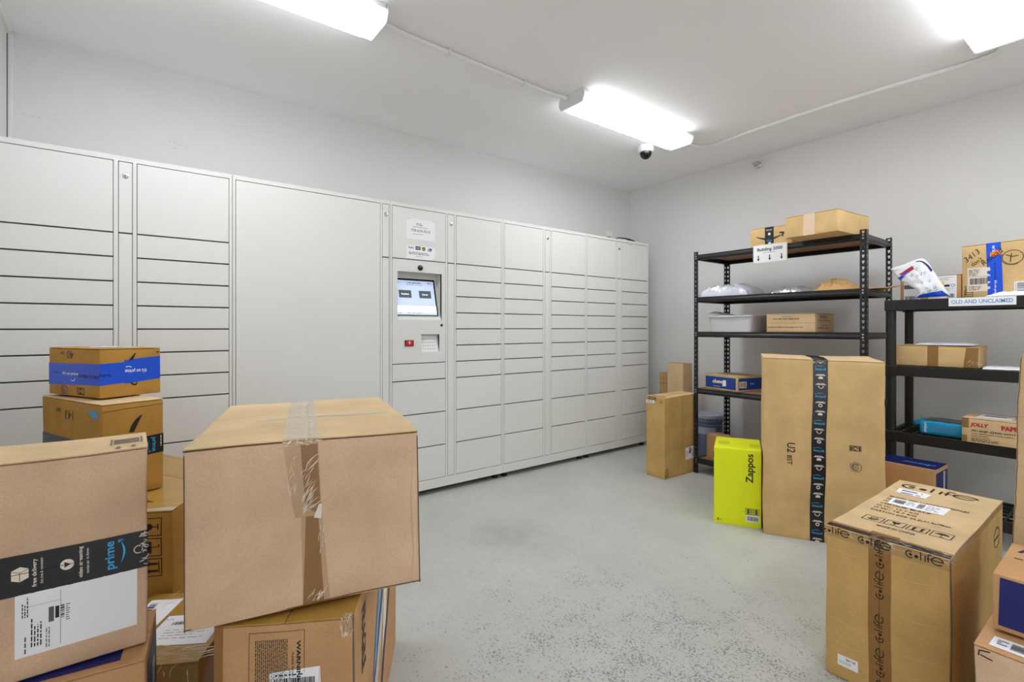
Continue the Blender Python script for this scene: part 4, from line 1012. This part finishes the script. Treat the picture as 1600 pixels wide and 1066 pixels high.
rows = [('MODEL NO: LUGGAGE1807ABS', .545, .245), ('QTY:  SET', .500, .09), ('ITEM NO:', .46, .085), ('COLOUR:  BLACK', .415, .17), ('N.W.: 12.7 KG', .375, .13), ('G.W.: 16.7 KG', .340, .13), ('CARTON SIZE: 52.5x31.5x78cm', .300, .235)]
rows = [('MODEL NO: LUGGAGE1807ABS', .535, .245), ('QTY: 1 SET', .493, .10), ('ITEM NO:', .455, .085), ('COLOUR: BLACK', .415, .16), ('N.W.: 12.7 KG', .378, .13), ('G.W.: 16.7 KG', .344, .13), ('CARTON SIZE: 52.5x31.5x78cm', .305, .235)]
for s_, y, w in rows: a.text(s_, .040+w/2, y, w, .020, 'black', .01)
a = c.art('top', 'handling_marks'); a.icons(.080, .195, .058, ['hand', 'glass', 'up', 'rain'], 'black')
a = c.art('top', 'printing', new=True); a.text('MADE IN CHINA', .165, .132, .11, .018, 'black', .01)
a = c.art('top', 'shipping_label', 'white shipping labels'); a.lift = .0012
a.quad([(.040, .61), (.140, .60), (.143, .68), (.035, .685)], 'paper', 4); a.lift += .0004; a.greek(.05, .645, .13, .67, 1, 'navy', 5, .5); a.greek(.055, .612, .125, .63, 1, 'navy', 6, .5); a = c.art('top', 'shipping_label', new=True); a.lift = .0012; a.quad([(.060, .43), (.232, .425), (.236, .528), (.055, .52)], 'paper', 5); a.lift += .0004
a.bars(.068, .455, .105, .505, 'inkgrey', 4, 20, True); a.bars(.145, .45, .165, .51, 'inkgrey', 5, 18, True); a.greek(.11, .455, .14, .51, 4, 'inkgrey', 3, .3); a.greek(.172, .44, .22, .51, 5, 'inkgrey', 9, .3)
a = c.art('right', 'printing', new=True); a.lift = .0006; a.ring(.70, .40, .06, .005, 'black', 0, 330, .035); a.rect(.645, .395, .755, .402, 'black')
a = c.art('right', 'tape'); a.lift = .0006; a.rect(0, 0, .012, .51, 'blacktape', .03, .002); a.quad([(.0, .490), (.822, .490), (.822, .514), (0, .514)], 'clear', 10)
c.done()

# 11 neon yellow box
c = Carton('shoe_carton', 'neon yellow box standing on the floor left of the tall U2 box', (-1.663, 2.852, 0), 27.6, (.262, .33, .465), 'lime', seed=11, amp=.0006, flaps=False, r=.002)
a = c.art('front', 'printing'); a.text('Zappos', .205, .355, .175, .052, 'black', .02, rot=90)
a.frame(.176, .076, .251, .114, .002, 'black'); a.rect(.184, .080, .198, .110, 'inkgrey'); a.rect(.228, .080, .243, .110, 'inkgrey'); a.bars(.200, .080, .226, .110, 'inkgrey', 3, 10)
for y in (.020, .028): a.rect(.018, y, .048, y+.0015, 'black'); a.poly([(.016, y+.0008), (.026, y+.005), (.026, y-.0035)], 'black')
a.ring(.24, .05, .0035, .0015, 'black')
a = c.art('front', 'barcode_label'); a.quad([(.178, .030), (.252, .036), (.251, .075), (.177, .070)], 'paper', 4); a.lift += .0004; a.bars(.186, .040, .246, .066, 'black', 8, 26)
a = c.art('top', 'tape'); a.lift = .0006; a.rect(.02, .10, .085, .20, 'lime2'); a.rect(.20, .08, .255, .18, 'lime2')
c.done()

# 12 tall box with prime tape
c = Carton('cardboard_box', 'tall wide U2 BST cardboard box with black tape down its front', (-1.396, 2.923, 0), 27.1, (.586, .46, 1.030), 'bx_tan', seed=12, amp=.003, topmat='b_light', flap='x', corners={(1,0,1): (-.004, .0, -.012), (1,1,1): (0, 0, -.004)}, bulge=.003)
a = c.art('front', 'tape', 'black printed tape'); a.quad([(.236, .0), (.306, .0), (.327, 1.030), (.255, 1.030)], 'blacktape', 24); a.lift += .0004
k = 0; z = .992
while z > .02:
    f = z/1.03; cx = .271+.020*f; a.prime(cx, z-.01, .050, 180)
    for q in (1, 2):
        zz = z-.010-.052*q; a.rect(cx-.018, zz+.016, cx+.018, zz+.0185, 'white', 1); a.rect(cx-.024, zz+.010, cx+.024, zz+.0135, 'white', 1)
        m = (k*2+q) % 3
        if m == 0: a.ring(cx, zz-.004, .0075, .0045, 'cream')
        elif m == 1: a.poly([(cx-.011, zz-.008), (cx+.011, zz-.008), (cx+.011, zz+.002), (cx, zz+.006), (cx-.011, zz+.002)], 'cream')
        else: a.ring(cx, zz+.002, .011, .003, 'cream', 190, 350); a.disk(cx-.011, zz+.001, .003, 'cream', 10); a.disk(cx+.011, zz+.001, .003, 'cream', 10)
    z -= .1545; k += 1
wrinkle_glints(a, (.25, 1.008, .32, 1.028), 71, 22, .018, .002, 10, 40)
a = c.art('top', 'tape'); a.lift = .0006; a.rect(.255, 0, .327, .46, 'blacktape'); a.lift += .0005; wrinkle_glints(a, (.25, .0, .33, .05), 72, 16, .03, .004, 10, 40)
a = c.art('front', 'printing'); a.text('U2', .1435, .515, .056, .042, 'black', .012, rot=-90); a = c.art('front', 'printing', new=True); a.text('BST', .134, .445, .052, .026, 'black', .012, rot=-90)
a = c.art('front', 'printing', new=True); a.frame(.425, .532, .478, .562, .003, 'black'); a.ring(.4515, .547, .011, .005, 'black', 0, 300, .009); a.rect(.430, .536, .436, .558, 'black'); a.rect(.467, .536, .473, .558, 'black')
a = c.art('front', 'printing', new=True); a.ring(.4515, .443, .026, .003, 'inkgrey'); a.ring(.4515, .443, .017, .006, 'inkgrey', 40, 300); a.greek(.435, .433, .468, .453, 3, 'inkgrey', 3)
a = c.art('front', 'surface_creases', 'faint creases drawn as painted highlights'); a.lift = .0004
a.line([(.31, .49), (.42, .497), (.58, .494)], .0025, 'crease', True); a = c.art('front', 'surface_creases', new=True); a.lift = .0004; a.line([(.30, .70), (.45, .71), (.57, .70)], .0015, 'crease', True)
c.done()

# 13 tall slim box by the lockers
c = Carton('cardboard_box', 'slim standing cardboard box with creased open top, between the lockers and the steel rack', (-2.362, 3.333, 0), 88, (.438, .18, .653), 'bx_gold', seed=13, amp=.003, topmat='b_tan', flap='y', corners={(0,0,1): (0, 0, -.008), (0,1,0): (0, .0, 0)}, gap=.006)
a = c.art('front', 'shipping_label', 'white label with red mark'); a.quad([(.272, .117), (.406, .120), (.419, .225), (.272, .215)], 'paper', 5); a.lift += .0004; a.quad([(.315, .165), (.345, .165), (.345, .214), (.330, .214)], 'red', 2); a.greek(.35, .135, .40, .20, 6, 'inkgrey', 3, .3); a.greek(.28, .14, .31, .19, 4, 'inkgrey', 5, .3)
a = c.art('left', 'shipping_label', new=True); a.lift = .0006; a.quad([(.0, .595), (.085, .600), (.085, .625), (.0, .617)], 'paper', 3); a.lift += .0004; a.bars(.01, .603, .07, .616, 'inkgrey', 3, 10)
a = c.art('left', 'printing'); a.frame(.02, .622, .10, .650, .004, 'black'); 
for k in range(5): a.rect(.03+k*.014, .626, .036+k*.014, .646, 'black')
a.rect(.135, .61, .165, .614, 'black'); a.rect(.135, .625, .165, .629, 'black')
a = c.art('front', 'printing'); a.lift = .0006; a.frame(.006, .012, .048, .082, .003, 'black')
for k in range(5): a.rect(.012, .02+k*.012, .042, .025+k*.012, 'inkgrey')
a.line([(.235, .0), (.240, .25), (.232, .45), (.236, .645)], .002, 'raw')
a = c.art('front', 'surface_creases'); a.lift = .0004; a.line([(.25, .32), (.33, .315), (.41, .33)], .003, 'crease', True); a.line([(.19, .02), (.195, .3), (.19, .64)], .003, 'crease', True)
a = c.art('left', 'surface_creases'); a.line([(.02, .27), (.08, .25), (.15, .265)], .003, 'crease', True)
a = c.art('top', 'gap', 'dark gap between the flaps'); a.lift = .0015; a.line([(.02, .06), (.12, .085), (.25, .082), (.40, .075)], .008, 'raw', True); a.line([(.02, .14), (.2, .15), (.38, .13)], .006, 'raw', True)
a.rect(.015, .02, .06, .16, 'browntape')
c.done()

# 14, 15 slim boxes standing behind it
c = Carton('cardboard_box', 'narrow pale yellow carton standing upright behind the slim box', (-2.865, 4.09, 0), -12, (.20, .115, .870), 'b_light', seed=14, flap='y')
a = c.art('top', 'tape'); a.quad([(0, 0), (.2, 0), (.2, .04), (0, .04)], 'browntape', 4)
c.done()
c = Carton('cardboard_box', 'narrow brown carton just left of the pale yellow one, mostly hidden', (-2.995, 4.14, 0), 0, (.118, .115, .760), 'b_dull', seed=15, flap='y')
a = c.art('front', 'printing'); a.line([(0, .70), (.12, .705)], .004, 'raw'); a.line([(0, .66), (.12, .662)], .004, 'raw')
c.done()

# 16.. boxes on the steel rack
c = Carton('cardboard_box', 'tan box with wide pale paper tape on top of the steel rack', (-1.530, 3.512, SH[0]+.001), -5.2, (.325, .433, .140), 'bx_tan', seed=16, flap='x', amp=.0012)
a = c.art('front', 'tape', 'pale paper tape'); a.quad([(.117, 0), (.192, 0), (.192, .140), (.119, .140)], 'tan', 5); a.lift += .0003; a.quad([(.117, 0), (.192, 0), (.191, .065), (.116, .060)], 'tan', 4)
a = c.art('top', 'tape'); a.rect(.118, 0, .192, .433, 'tan')
c.done()
c = Carton('cardboard_box', 'small box with black tape and curved arrow on top of the steel rack', (-1.900, 3.775, SH[0]), 2, (.30, .25, .150), 'b_tan', seed=17, flap='x', amp=.001)
a = c.art('front', 'tape', 'black printed tape'); a.rect(.108, 0, .172, .150, 'blacktape'); a.lift += .0004; a.disk(.140, .098, .010, 'cream'); a.prime(.140, .050, .034, 180, 'sky'); a.greek(.118, .122, .162, .134, 2, 'white', 2, .35); a.disk(.140, .018, .009, 'cream')
a = c.art('top', 'tape'); a.rect(.108, 0, .172, .25, 'blacktape')
a = c.art('front', 'printing'); a.smile(.142, .082, .20, 'black')
c.done()
c = Carton('cardboard_box', 'flat light box printed with small lines of type on the third steel shelf', (-1.771, 3.76, SH[2]+.001), 2.8, (.325, .40, .135), 'b_light', seed=18, flap='y', amp=.001)
a = c.art('front', 'printing'); a.greek(.11, .108, .20, .118, 1, 'inkgrey', 3, .35); a.text('WHAT MATTERS COMES INSIDE', .135, .096, .18, .010, 'black', .01); a.text('Scan for FREE plan change reminders', .128, .036, .24, .011, 'black', .01, rot=180)
a.line([(0, .066), (.325, .066)], .001, 'raw')
a = c.art('right', 'printing'); a.greek(.09, .10, .26, .118, 2, 'black', 4, .45); a.greek(.05, .078, .34, .086, 1, 'black', 6, .5); a.greek(.14, .044, .28, .052, 1, 'black', 7, .5); a.greek(.05, .022, .34, .034, 1, 'black', 9, .5)
c.done()
c = Carton('cardboard_box', 'flat blue-sided box on the fourth steel shelf', (-2.296, 3.795, SH[3]), -13, (.330, .30, .118), 'b_light', seed=19, flap='y', amp=.001)
a = c.art('front', 'printing', 'blue printed panel'); a.rect(.014, .012, .316, .104, 'chewblue'); a.lift += .0004
a.text('chewy', .150, .062, .130, .040, 'cream', .045); a.poly([(.185, .030), (.222, .034), (.222, .080), (.190, .080)], 'paper'); a.greek(.095, .022, .190, .030, 1, 'white', 3, .4)
a = c.art('right', 'printing'); a.lift = .0006; a.rect(.014, .012, .286, .104, 'chewblue'); a.lift += .0004; a.rect(.02, .028, .10, .078, 'tan'); a.lift += .0003; a.bars(.03, .036, .09, .070, 'inkgrey', 3, 12); a.greek(.14, .045, .22, .072, 1, 'skyt', 3)
a = c.art('top', 'tape'); a.rect(0, .12, .33, .18, 'browntape')
c.done()
c = Carton('cardboard_box', 'small plain box on the bottom steel shelf, half behind the neon yellow box', (-2.270, 3.775, SH[4]), -20, (.18, .13, .205), 'b_warm', seed=20, flap='y')
a = c.art('front', 'printing'); a.rect(.085, .03, .10, .075, 'black')
c.done()

# boxes on the resin rack
c = Carton('cardboard_box', 'carton with handwritten 3413 and blue tape on top of the plastic rack', (-.694, 3.877, PZ[0]), -14.3, (.454, .20, .310), 'b_tan', seed=21, amp=.001, flap='y')
a = c.art('front', 'tape', 'bright blue packing tape'); a.quad([(.119, 0), (.187, 0), (.176, .31), (.112, .31)], 'blue', 10); a.lift += .0004
a.text("it's on prime", .1525, .052, .09, .014, 'white', .02, rot=-90); a.text("and now it's here", .1525, .15, .10, .011, 'navy', .01, rot=-90); a.text("it's", .146, .275, .035, .013, 'white', .02, rot=-90); a.poly([(.128, .232), (.176, .240), (.178, .262), (.150, .268), (.130, .255)], 'orange')
a = c.art('front', 'shipping_label', 'cream shipping label'); a.label(.026, .040, .130, .176, 'cream', 5)
a = c.art('front', 'shipping_label', new=True); a.rect(.232, .010, .32, .083, 'paper'); a.lift += .0004; a.rect(.238, .018, .2395, .078, 'black'); a.bars(.244, .02, .31, .076, 'inkgrey', 3, 16, True)
a = c.art('front', 'handwriting', 'black marker handwriting'); a.lift = .0016
a.text('3413', .047, .248, .085, .030, 'black', -.008, rot=38, shear=.2); a.text("don't", .068, .212, .060, .026, 'black', -.005, rot=36, shear=.25); a.text('Reload', .137, .232, .115, .030, 'black', -.002, rot=40, shear=.2)
a.ring(.226, .219, .044, .0028, 'black', 0, 360, .038); a.ring(.224, .217, .047, .002, 'black', 150, 300, .040); a.line([(.198, .234), (.225, .222), (.250, .226)], .0035, 'black'); a.line([(.222, .240), (.218, .218), (.216, .192)], .0035, 'black')
a = c.art('front', 'printing'); a.frame(.010, .002, .052, .05, .002, 'black'); a.rect(.016, .02, .020, .074, 'black'); a.rect(.010, .072, .020, .075, 'black')
for k in range(3): a.rect(.012, .012+k*.012, .05, .0145+k*.012, 'black')
c.done()
c = Carton('cardboard_box', 'low carton with white labels and a yellow sticker behind the white bubble mailer', (-.990, 3.880, PZ[0]), 0, (.292, .15, .148), 'b_warm', seed=22, amp=.001, flap='y')
a = c.art('front', 'shipping_label', 'white labels with a yellow sticker'); a.rect(.018, .004, .10, .115, 'paper'); a.lift += .0005; a.bars(.024, .008, .088, .030, 'black', 3, 24); a.rect(.02, .075, .08, .10, 'inkgrey'); a = c.art('front', 'shipping_label', new=True); a.rect(.14, .004, .272, .144, 'paper'); a.lift += .0005; a.rect(.19, .085, .214, .11, 'yellow'); a.rect(.216, .078, .240, .090, 'black'); a.bars(.228, .012, .262, .036, 'black', 4, 12); a.greek(.15, .05, .26, .07, 3, 'inkgrey', 2, .25); a.greek(.18, .115, .26, .135, 3, 'inkgrey', 2, .25); a.ring(.255, .085, .008, .002, 'black')
c.done()
c = Carton('cardboard_box', 'brown box with torn taped corner on the second shelf of the plastic rack', (-.982, 3.770, PZ[1]), 1.5, (.378, .265, .124), 'b_tan', seed=23, amp=.0025, flap='y')
a = c.art('front', 'tape'); a.rect(.152, 0, .203, .124, 'browntape'); a = c.art('front', 'tape', new=True); a.quad([(.315, 0), (.377, 0), (.377, .118), (.325, .118)], 'browntape', 5); a.lift += .0004; wrinkle_glints(a, (.32, .01, .37, .04), 82, 10, .03, .002, 30, 20)
c.done()
c = Carton('cardboard_box', 'light box with red lettering on the third shelf of the plastic rack', (-.658, 3.678, PZ[2]+.0005), -1, (.26, .25, .136), 'b_light', seed=24, amp=.001, flap='y')
a = c.art('front', 'printing'); a.text('JOLLY', .073, .098, .076, .026, 'red', .05, shear=.15); a.text('PAPER', .200, .098, .084, .026, 'red', .05, shear=-.1); 
a.text('SKU#:JP-ZJ420-WHT', .128, .067, .175, .013, 'black', .02); a.text('2-PLY DISPOSABLE PAPER NAPKIN', .125, .052, .165, .007, 'raw', .01); a.text('HAND TOWELS', .075, .040, .07, .0065, 'raw', .01); a.text('COLOR: WHITE', .078, .029, .075, .0065, 'raw', .01); a.greek(.04, .008, .20, .024, 2, 'raw', 3, .5)
a = c.art('top', 'shipping_label'); a.rect(.05, .05, .19, .20, 'paper'); a.lift += .0004; a.rect(.07, .12, .16, .15, 'inkgrey'); a.rect(.07, .17, .18, .18, 'orange')
a = c.art('front', 'tape'); a.rect(0, .08, .03, .134, 'browntape'); a = c.art('front', 'tape', new=True); a.rect(0, 0, .022, .04, 'browntape')
c.done()
c = Carton('cardboard_box', 'dark blue topped box on the floor right of the tall U2 box', (-.992, 3.452, 0), -2, (.268, .225, .430), 'b_warm', seed=25, amp=.001, flap='x', topmat='navy', flaps=False)
a = c.art('top', 'printing', 'blue printed top'); a.rect(.0, .008, .268, .217, 'navy'); a.lift += .0005; a.text('chewy', .17, .10, .15, .055, 'skyt', .02, rot=180)
a = c.art('right', 'printing'); a.lift = .0006; a.rect(.012, .01, .215, .408, 'navy'); a.lift += .0004; a.rect(.14, .26, .165, .400, 'paper'); a.lift += .0003; a.greek(.143, .27, .162, .395, 14, 'black', 5)
c.done()

# right edge foreground
c = Carton('cardboard_box', 'brown carton with rounded crushed shoulder and label at the bottom right corner', (-.27, 1.65, 0), 0, (.45, .45, .420), 'bx_pink', seed=26, amp=.003, topmat='b_warm', flap='y', bulge=.012)
a = c.art('top', 'shipping_label', 'white shipping label'); a.quad([(.024, .022), (.20, .018), (.20, .078), (.026, .082)], 'paper', 6); a.lift += .0005; a.bars(.06, .035, .085, .07, 'black', 4, 12, True); a.bars(.11, .03, .16, .075, 'inkgrey', 5, 20); a.greek(.035, .04, .055, .07, 3, 'inkgrey', 2)
a = c.art('front', 'printing'); a.line([(.008, .395), (.010, .408), (.03, .412)], .003, 'black'); a.line([(.012, .398), (.034, .394)], .003, 'black')
c.done()
c = Carton('cardboard_box', 'navy fronted box stacked on the bottom right corner carton', (-.255, 1.757, .428), 0, (.40, .285, .143), 'b_warm', seed=27, amp=.0012, flap='y', flaps=False)
a = c.art('front', 'printing', 'navy printed panel'); a.quad([(.011, .014), (.39, .014), (.39, .132), (.014, .136)], 'navy', 8)
a = c.art('top', 'printing'); a.lift = .0006; a.text('chewy', .10, .235, .16, .10, 'navy', .02, rot=180); a.greek(.02, .15, .09, .16, 1, 'navy', 3)
c.done()
c = Carton('cardboard_box', 'very tall pale cardboard box standing at the right edge', (-.284, 2.15, 0), 0, (.46, .20, 1.118), 'bx_light', seed=28, amp=.003, flap='x', corners={(0,0,1): (.032, 0, 0), (0,1,1): (.032, 0, 0)})
a = c.art('front', 'surface_creases', 'score lines and ragged edge'); a.lift = .0005
for z in (.62, .78, .93): a.line([(0, z), (.1, z+.003), (.2, z-.002), (.45, z)], .0018, 'raw', True)
r = random.Random(9); a.line([(.0015+r.uniform(0, .002), .01+1.10*i/60) for i in range(61)], .0018, 'raw'); a.line([(.028, .01), (.030, .5), (.028, 1.1)], .0015, 'raw')
c.done()
